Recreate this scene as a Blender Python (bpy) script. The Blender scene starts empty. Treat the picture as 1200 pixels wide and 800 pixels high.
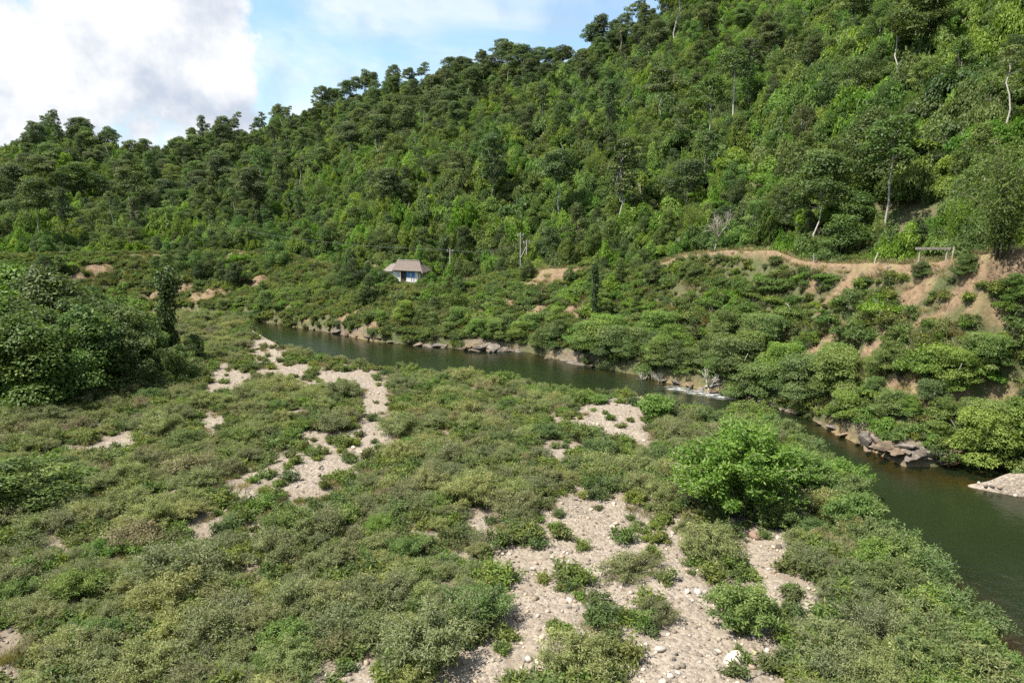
import bpy, math
import numpy as np
from mathutils import Vector

R = math.radians
sc = bpy.context.scene
col = sc.collection

# ------------------------------------------------------------------ camera
CAM_Z, PITCH, F = 16.0, R(10.3), 800.0          # metres above the river, downward tilt, focal length in photo pixels
cam_d = bpy.data.cameras.new('camera'); cam = bpy.data.objects.new('camera', cam_d); col.objects.link(cam)
cam.location = (0, 0, CAM_Z); cam.rotation_euler = (math.pi/2 - PITCH, 0, 0)
cam_d.sensor_width = 36; cam_d.lens = 24; cam_d.clip_start = 0.1; cam_d.clip_end = 6000
sc.camera = cam

# ------------------------------------------------------------------ exposure / render
sc.view_settings.view_transform = 'Standard'; sc.view_settings.look = 'None'
sc.view_settings.gamma = 1; sc.view_settings.use_curve_mapping = False
sc.view_settings.exposure = 1.42
sc.render.engine = 'CYCLES'
cy = sc.cycles
cy.max_bounces = 6; cy.diffuse_bounces = 4; cy.glossy_bounces = 2; cy.transmission_bounces = 3; cy.transparent_max_bounces = 6
cy.sample_clamp_indirect = 4; cy.use_denoising = False; cy.caustics_reflective = False; cy.caustics_refractive = False

# ------------------------------------------------------------------ sun and sky
SUN_EL, SUN_AZ = R(60), R(-112)                    # azimuth from +Y towards +X
sd = Vector((math.sin(SUN_AZ)*math.cos(SUN_EL), math.cos(SUN_AZ)*math.cos(SUN_EL), math.sin(SUN_EL)))
sun_d = bpy.data.lights.new('sun', 'SUN'); sun = bpy.data.objects.new('sun', sun_d); col.objects.link(sun)
sun_d.energy = 4.4; sun_d.angle = R(0.6); sun_d.color = (1.0, 0.95, 0.86)
sun.rotation_euler = (-sd).to_track_quat('-Z', 'Y').to_euler()

class NT:
    """small helper for node trees"""
    def __init__(s, tree): s.t = tree; tree.nodes.clear()
    def n(s, typ, ins=None, **kw):
        nd = s.t.nodes.new(typ)
        for k, v in kw.items(): setattr(nd, k, v)
        for k, v in (ins or {}).items():
            if isinstance(v, bpy.types.NodeSocket): s.t.links.new(v, nd.inputs[k])
            else: nd.inputs[k].default_value = v
        return nd
    def math(s, op, a, b=0.0, clamp=False):
        return s.n('ShaderNodeMath', {0: a, 1: b}, operation=op, use_clamp=clamp).outputs[0]
    def mix(s, f, a, b, mode='MIX'):
        nd = s.n('ShaderNodeMix', data_type='RGBA', blend_type=mode)
        for i, v in ((0, f), (6, a), (7, b)):
            if isinstance(v, bpy.types.NodeSocket): s.t.links.new(v, nd.inputs[i])
            else: nd.inputs[i].default_value = v if i == 0 or len(v) == 4 else (*v, 1)
        return nd.outputs[2]
    def noise(s, vec, scale, detail=3, rough=0.55, dist=0.0):
        nd = s.n('ShaderNodeTexNoise', {'Scale': scale, 'Detail': detail, 'Roughness': rough, 'Distortion': dist})
        if vec is not None: s.t.links.new(vec, nd.inputs['Vector'])
        return nd.outputs[0]
    def rng(s, v, a, b, c=0.0, d=1.0, smooth=False):
        return s.n('ShaderNodeMapRange', {0: v, 1: a, 2: b, 3: c, 4: d}, interpolation_type='SMOOTHSTEP' if smooth else 'LINEAR').outputs[0]
    def attr(s, name): return s.n('ShaderNodeAttribute', attribute_name=name)

world = bpy.data.worlds.new('World'); sc.world = world; world.use_nodes = True
w = NT(world.node_tree)
sky = w.n('ShaderNodeTexSky', sky_type='NISHITA', sun_disc=False, sun_elevation=SUN_EL, sun_rotation=SUN_AZ,
          altitude=200.0, air_density=1.0, dust_density=1.6, ozone_density=1.0)
gen = w.n('ShaderNodeTexCoord').outputs['Generated']
sep = w.n('ShaderNodeSeparateXYZ', {0: gen})
den = w.math('ADD', w.math('MAXIMUM', sep.outputs[2], 0.0), 0.22)
pv = w.n('ShaderNodeCombineXYZ', {0: w.math('DIVIDE', sep.outputs[0], den), 1: w.math('DIVIDE', sep.outputs[1], den), 2: 0.0}).outputs[0]
def lobe(d, lo, hi):
    d = Vector(d).normalized()
    dp = w.n('ShaderNodeVectorMath', {0: gen, 1: tuple(d)}, operation='DOT_PRODUCT').outputs['Value']
    return w.rng(dp, lo, hi, 0, 1, True)
def density(vec):
    vec = w.n('ShaderNodeVectorMath', {0: vec, 1: (3.7, 1.9, 5.2)}, operation='ADD').outputs[0]
    a = w.math('MULTIPLY', w.noise(vec, 4.2, 3, 0.5), 0.85)
    b = w.math('MULTIPLY', w.noise(vec, 13.0, 8, 0.58), 0.45)
    return w.math('ADD', a, b)
cumulus = w.math('MAXIMUM', lobe((-0.72, 1.05, 0.30), 0.952, 0.990), w.math('MULTIPLY', lobe((-0.50, 1.0, 0.12), 0.984, 0.998), 1.0))
d0 = density(gen)
d1 = density(w.n('ShaderNodeVectorMath', {0: gen, 1: (-0.012, -0.01, 0.045)}, operation='ADD').outputs[0])
cov = w.math('ADD', d0, w.math('MULTIPLY', cumulus, 0.33))
cmask = w.rng(cov, 0.775, 0.875, 0, 1, True)
thin = w.rng(w.noise(pv, 1.1, 5, 0.6, 0.6), 0.36, 0.68, 0.10, 0.75, True)
cover = w.math('MAXIMUM', cmask, thin)
lit = w.rng(w.math('SUBTRACT', d0, d1), -0.14, 0.045, 0, 1)  # cloud light and shade painted into the colour from a density offset
ccol = w.mix(lit, (1.95, 2.18, 2.55), (3.45, 3.46, 3.48))
skyc = w.mix(1.0, sky.outputs[0], (0.66, 0.78, 0.77), 'MULTIPLY')
wc = w.mix(cover, skyc, ccol)
bg = w.n('ShaderNodeBackground', {0: wc, 1: 0.12})
w.n('ShaderNodeOutputWorld', {0: bg.outputs[0]})

# ------------------------------------------------------------------ numeric helpers
def hash2(ix, iy, seed):
    h = (ix.astype(np.int64)*374761393 + iy.astype(np.int64)*668265263 + seed*1442695041) & 0xFFFFFFFF
    h = ((h ^ (h >> 13))*1274126177) & 0xFFFFFFFF
    return ((h ^ (h >> 16)) & 0xFFFFFF)/float(0xFFFFFF)
def vnoise(x, y, seed=0):
    ix, iy = np.floor(x), np.floor(y); fx, fy = x-ix, y-iy
    fx = fx*fx*(3-2*fx); fy = fy*fy*(3-2*fy)
    a, b = hash2(ix, iy, seed), hash2(ix+1, iy, seed); c, d = hash2(ix, iy+1, seed), hash2(ix+1, iy+1, seed)
    return (a*(1-fx)+b*fx)*(1-fy) + (c*(1-fx)+d*fx)*fy
def fbm(x, y, scale, oct=4, seed=0):
    x = np.asarray(x, float)/scale; y = np.asarray(y, float)/scale
    s, amp, tot = 0, 1, 0
    for o in range(oct):
        s = s + amp*vnoise(x*2**o, y*2**o, seed+o*17); tot += amp; amp *= 0.5
    return s/tot
cp, sp = math.cos(PITCH), math.sin(PITCH)
def ray(px, py):
    u, v = (np.asarray(px, float)-600)/F, (400-np.asarray(py, float))/F
    return u, cp + v*sp, v*cp - sp
def on_z(px, py, z):
    dx, dy, dz = ray(px, py); t = (z-CAM_Z)/dz
    return t*dx, t*dy
def polar(px, py, z):
    x, y = on_z(px, py, z); return np.arctan2(x, y), np.hypot(x, y)
def z_at(px, py, r):
    dx, dy, dz = ray(px, py); return CAM_Z + r*dz/np.hypot(dx, dy)
def az_of(px, py): dx, dy, dz = ray(px, py); return np.arctan2(dx, dy)
def project(x, y, z):
    d = y*cp - (z-CAM_Z)*sp; up = y*sp + (z-CAM_Z)*cp
    return 600 + F*x/d, 400 - F*up/d

# ------------------------------------------------------------------ the lie of the land
near_px = np.array([(-300,400),(0,392),(150,382),(200,378),(250,378),(280,382),(297,392),(330,412),(370,424),(430,433),(500,434),(560,437),(620,447),(680,459),(720,464),(760,468),
                    (800,472),(840,477),(880,500),(930,530),(970,558),(1010,590),(1060,650),(1110,705),(1200,800)], float)
far_px = np.array([(-300,380),(0,374),(150,367),(230,367),(270,371),(300,376),(350,384),(400,392),(440,400),(500,406),(560,410),(620,413),(650,420),(690,429),(740,438),
                   (790,449),(830,457),(870,464),(900,472),(950,492),(1000,516),(1060,546),(1150,548),(1200,556),(1300,570)], float)
crest = np.array([(-300,300,150),(0,300,150),(120,298,150),(250,294,150),(330,298,140),(400,316,122),(440,329,112),(480,334,107),(528,330,106),(570,326,103),(620,321,99),(640,315,97),
                  (690,315,94),(720,323,92),(770,311,88),(800,299,85),(850,294,82),(910,294,77),(940,304,75),(960,309,73),(1040,309,67),(1100,307,64),(1125,301,62),(1160,296,60),
                  (1200,294,58),(1300,290,55)], float)
ridge = np.array([(-300,190,380),(0,182,380),(60,160,385),(130,170,390),(180,172,395),(240,157,400),(300,155,400),(330,140,395),(400,112,390),(450,95,375),(500,82,360),(560,70,345),(640,60,330),(690,50,318),
                  (740,28,308),(800,-20,300),(900,-80,300),(1000,-130,300),(1200,-230,290),(1400,-280,290)], float)
def xyr(tab, z):                                   # (azimuth, radius) table from pixels on a level plane
    a, r = polar(tab[:,0], tab[:,1], z); return a, r
an, rn = xyr(near_px, 0.0); rn = rn*np.where((near_px[:,0] > 440) & (near_px[:,0] < 860) & ~((near_px[:,0] > 690) & (near_px[:,0] < 770)), 0.935, np.where(near_px[:,0] > 1000, 0.945, 1.0)); af, rf = xyr(far_px, 0.0)
xe = rn[-1]*math.sin(an[-1]); xf = rf[-2]*math.sin(af[-2])
ext = np.radians([50, 65, 80, 95, 110, 125])       # the river runs on past the camera on the right
an = np.append(an, ext); rn = np.append(rn, xe/np.sin(ext))
af = np.append(af[:-1], ext); rf = np.append(rf[:-1], np.maximum(xf/np.sin(ext), xe/np.sin(ext)+14))
ac = az_of(crest[:,0], crest[:,1]); rc = crest[:,2]; zc = z_at(crest[:,0], crest[:,1], rc)
ag = az_of(ridge[:,0], ridge[:,1]); rg = ridge[:,2]; zg = z_at(ridge[:,0], ridge[:,1], rg) - 9.5
def sstep(t): return t*t*(3-2*t)
def knots(a):
    n, f = np.interp(a, an, rn), np.interp(a, af, rf)
    f = np.maximum(f, n+5)
    c, z_c = np.interp(a, ac, rc), np.interp(a, ac, zc); c = np.maximum(c, f+9)
    g, z_g = np.interp(a, ag, rg), np.interp(a, ag, zg)
    return n, f, c, z_c, g, z_g
def ground_z(x, y):
    x = np.asarray(x, float); y = np.asarray(y, float)
    a, r = np.arctan2(x, y), np.hypot(x, y)
    wob = (fbm(x, y, 5, 3, 5)-0.5)*1.6
    n, f, c, z_c, g, z_g = knots(a)
    n = n + wob; f = f + wob*1.2
    left = np.clip((-x-10)/40, 0, 1)
    zb = 1.0 + 0.9*left
    K = [(0*r, zb), (n-5, zb), (n-1.5, 0*r+0.45), (n+0.6, 0*r-0.2), (n*0.5+f*0.5, 0*r-1.5), (f-0.4, 0*r-0.45), (f+0.9, 0*r+0.9+0.8*fbm(x, y, 3, 2, 9)),
         (f+3, 0*r+2.2), (c, z_c), (c+1.5, z_c-0.35), (c+8, z_c-0.35), (g, z_g), (g+140, z_g-34), (0*r+1500, z_g-60)]
    z = K[0][1].copy() if hasattr(K[0][1], 'copy') else K[0][1]
    for k in range(len(K)-1):
        t = np.clip((r-K[k][0])/np.maximum(K[k+1][0]-K[k][0], 0.05), 0, 1)
        if k not in (7, 10): t = sstep(t)
        z = z + (K[k+1][1]-K[k][1])*t
    bar = np.clip((n-2-r)/4, 0, 1)
    z = z + bar*((fbm(x, y, 9, 4, 3)-0.5)*0.9 + (fbm(x, y, 1.6, 2, 4)-0.5)*0.16)
    bank = np.clip((r-f-1)/4, 0, 1)*np.clip((c-0.5-r)/3, 0, 1)
    z = z + bank*((fbm(x, y, 7, 4, 21)-0.5)*3.0)
    gul = np.abs(vnoise(a*62, r*0.12, 25)-0.5)*2
    z = z + bank*np.clip((c+1-r)/2, 0, 1)*((fbm(x, y, 1.5, 3, 23)-0.5)*0.8-(1-np.minimum(gul*3, 1))*0.55)
    lip = np.clip(1-abs(r-c-1)/4, 0, 1)
    z = z + lip*(fbm(x, y, 2.5, 3, 33)-0.5)*0.5
    hill = np.clip((r-c-10)/40, 0, 1)*np.clip((g+30-r)/60, 0, 1)
    z = z + hill*((fbm(x, y, 75, 3, 41)-0.5)*26 + (fbm(x, y, 18, 3, 43)-0.5)*6)
    # the little gravel islet in the river
    return z + isl(x, y)*1.0
ix, iy = on_z(1182, 571, 0.2)
def isl(x, y):
    dx, dy = x-ix-0.6, y-iy+0.5
    ca, sa = math.cos(R(-28)), math.sin(R(-28)); u = dx*ca+dy*sa; v = -dx*sa+dy*ca
    d = np.sqrt((u/3.4)**2 + (v/0.75)**2) + (fbm(x, y, 1.2, 2, 77)-0.5)*0.4
    return np.clip(1.25-d, 0, 1)*1.9
def hit(px, py):
    """where the sight line through a photo pixel meets the ground"""
    dx, dy, dz = ray(px, py); L = math.hypot(dx, dy); dx, dy, dz = dx/L, dy/L, dz/L
    rr = np.concatenate([np.arange(10, 200, 0.15), np.arange(200, 520, 0.6)])
    zz = ground_z(rr*dx, rr*dy); k = np.nonzero(zz >= CAM_Z+rr*dz)[0]
    r = rr[k[0]] if len(k) else 400.0
    return r*dx, r*dy
def at(px, py):
    x, y = hit(px, py); return x, y, float(ground_z(x, y))

HX, HY = hit(479, 333)
# bare ground: (px, py, half-width px, half-height px) of patches, turned into ground-plane ellipses
def patches(lst, front=0.0, cap=12.0):
    out = []
    for px, py, hw, hh in lst:
        x, y = hit(px, py); r = math.hypot(x, y)
        x2, y2 = hit(px, py+hh); x3, y3 = hit(px, py-hh)
        rad = min(max(abs(math.hypot(x3, y3)-math.hypot(x2, y2))/2, 0.35), cap)
        ext = 0.9*front*r/15.0
        out.append((x*(1-ext*0.5/r), y*(1-ext*0.5/r), max(hw*1.12/F*r, 0.35), rad*1.1+ext*0.5))
    return out
def splat(P, x, y, soft=0.35):
    m = np.zeros(np.shape(x))
    for (cx, cy_, a, b) in P:
        L = math.hypot(cx, cy_); ux, uy = cx/L, cy_/L
        dr = (x-cx)*ux+(y-cy_)*uy; dt = (x-cx)*uy-(y-cy_)*ux
        d = np.sqrt((dt/a)**2+(dr/b)**2)
        m = np.maximum(m, np.clip((1.15-d)/soft, 0, 1))
    return m
GRAVEL = patches([(355,538,52,32),(376,508,30,18),(437,490,20,34),(430,468,13,11),(414,514,14,10),(442,455,14,12),(436,444,18,8),(400,436,60,10),(345,428,28,7),(318,406,14,13),(303,397,10,9),(722,478,40,16),(748,474,26,13),(690,490,50,6),(735,497,30,9),(655,522,22,9),
    (560,601,18,5),(735,622,105,36),(690,622,70,28),(868,620,46,26),(790,680,70,40),(640,685,44,36),(605,655,40,26),(720,690,60,26),(835,735,84,56),(790,775,100,48),(890,785,46,30),(640,730,60,38),
    (560,765,46,26),(530,785,30,16),(600,730,30,22),(905,690,24,12),(262,440,30,12),(248,490,26,8),(300,595,12,8),(293,575,12,6),(130,515,36,5),(430,785,26,14),(950,690,20,8)], 1.1)
EARTH = patches([(985,343,26,9),(958,330,10,10),(1062,358,10,18),(1085,335,10,12),(1120,352,36,12),(1155,365,24,14),(1185,325,16,12),(1100,372,30,6),(885,385,14,8),(965,410,24,14),(1060,450,20,8),(1120,470,50,16),
    (1180,470,16,14),(300,330,18,9),(118,315,14,6),(95,325,14,5),(650,318,32,4),(545,330,16,5),(468,347,6,5),(430,385,34,8),(400,375,30,6),(355,380,14,3),(630,362,22,8),(590,355,14,6),(670,365,20,8),
    (240,345,22,5),(200,343,26,5),(270,300,40,4),(200,300,40,3),(350,297,30,3),(905,430,8,4),(1030,400,14,8),(690,375,16,6),(1160,330,30,14),(905,398,26,14),(1110,478,60,18),(950,415,30,12)], 0.0, 2.3)
def masks(x, y):
    a, r = np.arctan2(x, y), np.hypot(x, y)
    n, f, c, z_c, g, z_g = knots(a)
    nz = (fbm(x, y, 1.7, 4, 61)-0.5)*0.9
    gravel = np.clip(splat(GRAVEL, x, y, 0.9)*1.5 + nz*1.2 + 0.55*(fbm(x, y, 2.2, 3, 93) > 0.515) - 0.3, 0, 1)
    gravel = np.maximum(gravel, (isl(x, y) > 0.02)*1.0)*(r < n+1.2) + (isl(x, y) > 0.02)*(r >= n+1.2)
    earth = np.clip(splat(EARTH, x, y, 0.6)*1.5 + (fbm(x, y, 2.2, 4, 67)-0.5)*1.3 - 0.15, 0, 1)
    lipz = np.clip(1.3-abs(r-c-1.0)/(1.6), 0, 1)
    px = np.clip(np.interp(a, ac, crest[:,0]), 0, 1300)
    lipz = np.maximum(lipz, np.clip((r-c+0.3+1.5*fbm(x, y, 5, 2, 75))/0.8, 0, 1)*np.clip((c+2-r)/1, 0, 1)*np.clip((px-905)/20, 0, 1)*np.clip((1130-px)/20, 0, 1)*0.75)
    on = ((px > 765) | ((px > 628) & (px < 694)) | ((px > 530) & (px < 560)))*1.0
    earth = np.maximum(earth, np.clip(lipz*on*1.6 + nz*0.6, 0, 1))
    road = np.clip((r-c)/1, 0, 1)*np.clip((c+8-r)/2, 0, 1)
    earth = np.maximum(earth, road*on*0.9*np.clip(fbm(x, y, 3, 3, 69)*1.6, 0, 1))*(r > f+1)
    rock = np.clip((r-f+0.6)/0.4, 0, 1)*np.clip((f+1.0+(fbm(x, y, 4, 2, 71)-0.5)*2.2-r)/0.5, 0, 1)
    rockcol = sum(np.clip(1.4-abs(px-p0)/w0, 0, 1) for p0, w0 in ((395, 45), (570, 40), (668, 26), (1065, 55), (870, 30)))
    rock = rock*np.clip(rockcol+0.8*(fbm(x, y, 5, 2, 73)-0.55), 0, 1)
    bed = np.clip((r-n+0.6)/0.6, 0, 1)*np.clip((f-r)/0.6, 0, 1)*(isl(x, y) < 0.02)
    return gravel, earth, rock, bed, (a, r, n, f, c, g, px)

# ------------------------------------------------------------------ materials
def material(name, build):
    m = bpy.data.materials.new(name); m.use_nodes = True; t = NT(m.node_tree); build(t); return m
def out(t, sh): t.n('ShaderNodeOutputMaterial', {0: sh})
def leaf_mat(name, dark, mid, light, trans=0.32, hue=0.02, val=0.35, rough=0.55):
    def b(t):
        tint = t.attr('tint').outputs['Fac']
        c = t.mix(t.rng(tint, 0.0, 0.55), dark, mid); c = t.mix(t.rng(tint, 0.55, 1.0), c, light)
        rnd = t.n('ShaderNodeObjectInfo').outputs['Random']
        rnd2 = t.math('FRACT', t.math('MULTIPLY', rnd, 17.31))
        h = t.n('ShaderNodeHueSaturation', {'Hue': t.rng(rnd, 0, 1, 0.5-hue, 0.5+hue), 'Saturation': t.rng(rnd2, 0, 1, 0.85, 1.1),
                'Value': t.rng(rnd2, 0, 1, 1-val, 1+val), 'Color': c}).outputs[0]
        p = t.n('ShaderNodeBsdfPrincipled', {'Base Color': h, 'Roughness': rough, 'Specular IOR Level': 0.25})
        tr = t.n('ShaderNodeBsdfTranslucent', {0: t.mix(1.0, h, (1.25, 1.3, 0.55), 'MULTIPLY')})
        out(t, t.n('ShaderNodeMixShader', {0: trans, 1: p.outputs[0], 2: tr.outputs[0]}).outputs[0])
    return material(name, b)
def plain_mat(name, c1, c2, scale=6.0, rough=0.85, bump=0.3, stretch=(1, 1, 1), v0=0.8, v1=1.15):
    def b(t):
        co = t.n('ShaderNodeMapping', {0: t.n('ShaderNodeTexCoord').outputs['Object'], 3: stretch}).outputs[0]
        nz = t.noise(co, scale, 5, 0.65)
        c = t.mix(t.rng(nz, 0.32, 0.68), c1, c2)
        rnd = t.n('ShaderNodeObjectInfo').outputs['Random']
        c = t.n('ShaderNodeHueSaturation', {'Value': t.rng(rnd, 0, 1, v0, v1), 'Saturation': t.rng(t.math('FRACT', t.math('MULTIPLY', rnd, 13.7)), 0, 1, 0.6, 1.4), 'Color': c}).outputs[0]
        bp = t.n('ShaderNodeBump', {'Strength': bump, 'Distance': 0.05, 'Height': nz}).outputs[0]
        out(t, t.n('ShaderNodeBsdfPrincipled', {'Base Color': c, 'Roughness': rough, 'Specular IOR Level': 0.2, 'Normal': bp}).outputs[0])
    return material(name, b)
M = {}
M['vine'] = leaf_mat('creeper_leaf', (0.054, 0.094, 0.016), (0.105, 0.170, 0.029), (0.190, 0.258, 0.062), 0.44, 0.022, 0.26)
M['tree'] = leaf_mat('tree_leaf', (0.040, 0.066, 0.018), (0.076, 0.120, 0.030), (0.140, 0.186, 0.056), 0.36, 0.025, 0.38)
M['ridge'] = leaf_mat('ridge_leaf', (0.042, 0.064, 0.021), (0.078, 0.116, 0.036), (0.142, 0.178, 0.064), 0.38, 0.025, 0.32)
M['shrub'] = leaf_mat('olive_shrub_leaf', (0.100, 0.117, 0.044), (0.176, 0.198, 0.078), (0.275, 0.285, 0.126), 0.40, 0.020, 0.24)
M['bush'] = leaf_mat('river_bush_leaf', (0.070, 0.110, 0.026), (0.125, 0.190, 0.044), (0.215, 0.265, 0.075), 0.38, 0.018, 0.20)
M['bright'] = leaf_mat('bright_bush_leaf', (0.076, 0.142, 0.020), (0.135, 0.235, 0.034), (0.210, 0.310, 0.055), 0.45, 0.005, 0.06)
M['broad'] = leaf_mat('broad_leaf', (0.042, 0.072, 0.016), (0.082, 0.140, 0.030), (0.158, 0.222, 0.056), 0.36, 0.018, 0.24)
M['layer'] = leaf_mat('feathery_leaf', (0.076, 0.114, 0.030), (0.135, 0.198, 0.050), (0.225, 0.280, 0.088), 0.44, 0.016, 0.20)
M['flat'] = leaf_mat('flat_crown_leaf', (0.055, 0.085, 0.024), (0.105, 0.150, 0.040), (0.180, 0.220, 0.075), 0.36, 0.03, 0.3)
M['dryleaf'] = leaf_mat('dry_shrub_leaf', (0.105, 0.095, 0.045), (0.180, 0.162, 0.080), (0.265, 0.240, 0.130), 0.3, 0.02, 0.2)
M['greenleaf'] = leaf_mat('green_shrub_leaf', (0.065, 0.105, 0.026), (0.115, 0.175, 0.042), (0.190, 0.245, 0.075), 0.40, 0.02, 0.2)
M['column'] = leaf_mat('climber_leaf', (0.028, 0.050, 0.013), (0.052, 0.094, 0.022), (0.105, 0.160, 0.042), 0.3, 0.015, 0.2)
M['straw'] = leaf_mat('dry_grass_blade', (0.130, 0.115, 0.050), (0.205, 0.180, 0.082), (0.300, 0.265, 0.130), 0.3, 0.02, 0.25)
M['weed'] = leaf_mat('weed_leaf', (0.060, 0.085, 0.022), (0.105, 0.145, 0.034), (0.180, 0.200, 0.060), 0.36, 0.03, 0.30)
M['cream'] = leaf_mat('cream_blossom', (0.30, 0.27, 0.14), (0.45, 0.40, 0.24), (0.62, 0.58, 0.42), 0.2, 0.005, 0.1)
M['yellow'] = leaf_mat('yellow_leaf', (0.14, 0.15, 0.02), (0.30, 0.27, 0.03), (0.42, 0.36, 0.05), 0.3, 0.005, 0.1)
M['bark'] = plain_mat('bark', (0.085, 0.070, 0.052), (0.17, 0.145, 0.115), 9, 0.9, 0.4, (1, 1, 0.2))
M['pale_bark'] = plain_mat('pale_bark', (0.24, 0.22, 0.19), (0.42, 0.395, 0.35), 5, 0.85, 0.3, (1, 1, 0.3))
M['twig'] = plain_mat('twig', (0.20, 0.17, 0.135), (0.36, 0.31, 0.25), 8, 0.9, 0.2)
M['grey_wood'] = plain_mat('weathered_wood', (0.20, 0.175, 0.15), (0.38, 0.345, 0.30), 7, 0.85, 0.4, (1, 1, 0.15))
M['concrete'] = plain_mat('concrete', (0.22, 0.21, 0.19), (0.32, 0.31, 0.285), 5, 0.8, 0.2)
M['wire'] = plain_mat('cable', (0.05, 0.05, 0.05), (0.09, 0.09, 0.09), 5, 0.6, 0.0)
M['thatch'] = plain_mat('thatch', (0.105, 0.09, 0.08), (0.205, 0.178, 0.16), 14, 0.95, 0.8, (1, 0.25, 0.25))
M['white'] = plain_mat('white_wall', (0.44, 0.445, 0.44), (0.60, 0.60, 0.585), 3, 0.8, 0.1)
M['blue'] = plain_mat('blue_sheet', (0.10, 0.24, 0.50), (0.16, 0.33, 0.60), 3, 0.6, 0.1)
M['dark'] = plain_mat('house_shade', (0.035, 0.03, 0.026), (0.07, 0.06, 0.05), 6, 0.9, 0.2)  # shade of the doorway and gable end put into the colour
M['rock'] = plain_mat('river_rock', (0.06, 0.047, 0.035), (0.175, 0.138, 0.105), 2.2, 0.85, 0.8)
M['pebble'] = plain_mat('pebble', (0.15, 0.123, 0.097), (0.255, 0.214, 0.172), 4, 0.85, 0.2, (1, 1, 1), 0.3, 2.3)
M['clod'] = plain_mat('earth_clod', (0.09, 0.06, 0.037), (0.20, 0.14, 0.088), 4, 0.95, 0.4, (1, 1, 1), 0.6, 1.4)
M['darkstone'] = plain_mat('dark_stone', (0.14, 0.10, 0.08), (0.24, 0.17, 0.135), 6, 0.85, 0.4)

def ground_build(t):
    co = t.n('ShaderNodeTexCoord').outputs['Object']
    A = lambda n: t.attr(n).outputs['Fac']
    n1 = t.noise(co, 0.35, 6, 0.6); n2 = t.noise(co, 2.6, 5, 0.65); n3 = t.noise(co, 11, 3, 0.6)
    v = t.n('ShaderNodeTexVoronoi', {'Vector': co, 'Scale': 5.5, 'Randomness': 1.0})
    v2 = t.n('ShaderNodeTexVoronoi', {'Vector': co, 'Scale': 13.0})
    # forest floor and slope soil
    base = t.mix(t.rng(n2, 0.35, 0.65), (0.055, 0.060, 0.026), (0.115, 0.095, 0.052))
    base = t.mix(t.rng(n1, 0.40, 0.62, 0, 0.7), base, (0.050, 0.075, 0.024))
    soil = t.mix(t.rng(n2, 0.3, 0.7), (0.115, 0.092, 0.064), (0.195, 0.160, 0.120))
    c = t.mix(A('bar'), base, soil)
    # gravel
    vc = t.n('ShaderNodeSeparateColor', {0: v.outputs['Color']}).outputs[0]
    vc2 = t.n('ShaderNodeSeparateColor', {0: v2.outputs['Color']}).outputs[0]
    g = t.mix(vc, (0.115, 0.093, 0.071), (0.255, 0.212, 0.166))
    g = t.mix(t.math('MULTIPLY', vc2, 0.55), g, (0.305, 0.262, 0.215))
    g = t.mix(t.rng(n1, 0.45, 0.7, 0, 0.55), g, (0.185, 0.148, 0.108))
    c = t.mix(A('gravel'), c, g)
    # orange earth
    e = t.mix(t.rng(n2, 0.36, 0.64), (0.085, 0.055, 0.033), (0.20, 0.136, 0.083))
    e = t.mix(t.rng(n3, 0.4, 0.7, 0, 0.45), e, (0.25, 0.185, 0.122))
    e = t.mix(t.rng(n1, 0.5, 0.62, 0, 0.5), e, (0.17, 0.15, 0.07))
    c = t.mix(A('earth'), c, e)
    rk = t.mix(t.rng(n2, 0.3, 0.7), (0.085, 0.068, 0.05), (0.20, 0.155, 0.115))
    c = t.mix(A('rock'), c, rk)
    bd = t.mix(t.rng(n2, 0.3, 0.7), (0.17, 0.12, 0.065), (0.30, 0.22, 0.12))
    c = t.mix(A('bed'), c, bd)
    h = t.math('ADD', t.math('MULTIPLY', t.math('SUBTRACT', 1.0, v.outputs['Distance']), t.math('MULTIPLY', A('gravel'), 0.6)), t.math('MULTIPLY', n2, 0.9))
    h = t.math('ADD', h, t.math('MULTIPLY', n3, 0.55))
    bp = t.n('ShaderNodeBump', {'Strength': 0.8, 'Distance': 0.14, 'Height': h}).outputs[0]
    out(t, t.n('ShaderNodeBsdfPrincipled', {'Base Color': c, 'Roughness': 0.92, 'Specular IOR Level': 0.15, 'Normal': bp}).outputs[0])
M['ground'] = material('valley_ground', ground_build)

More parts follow.
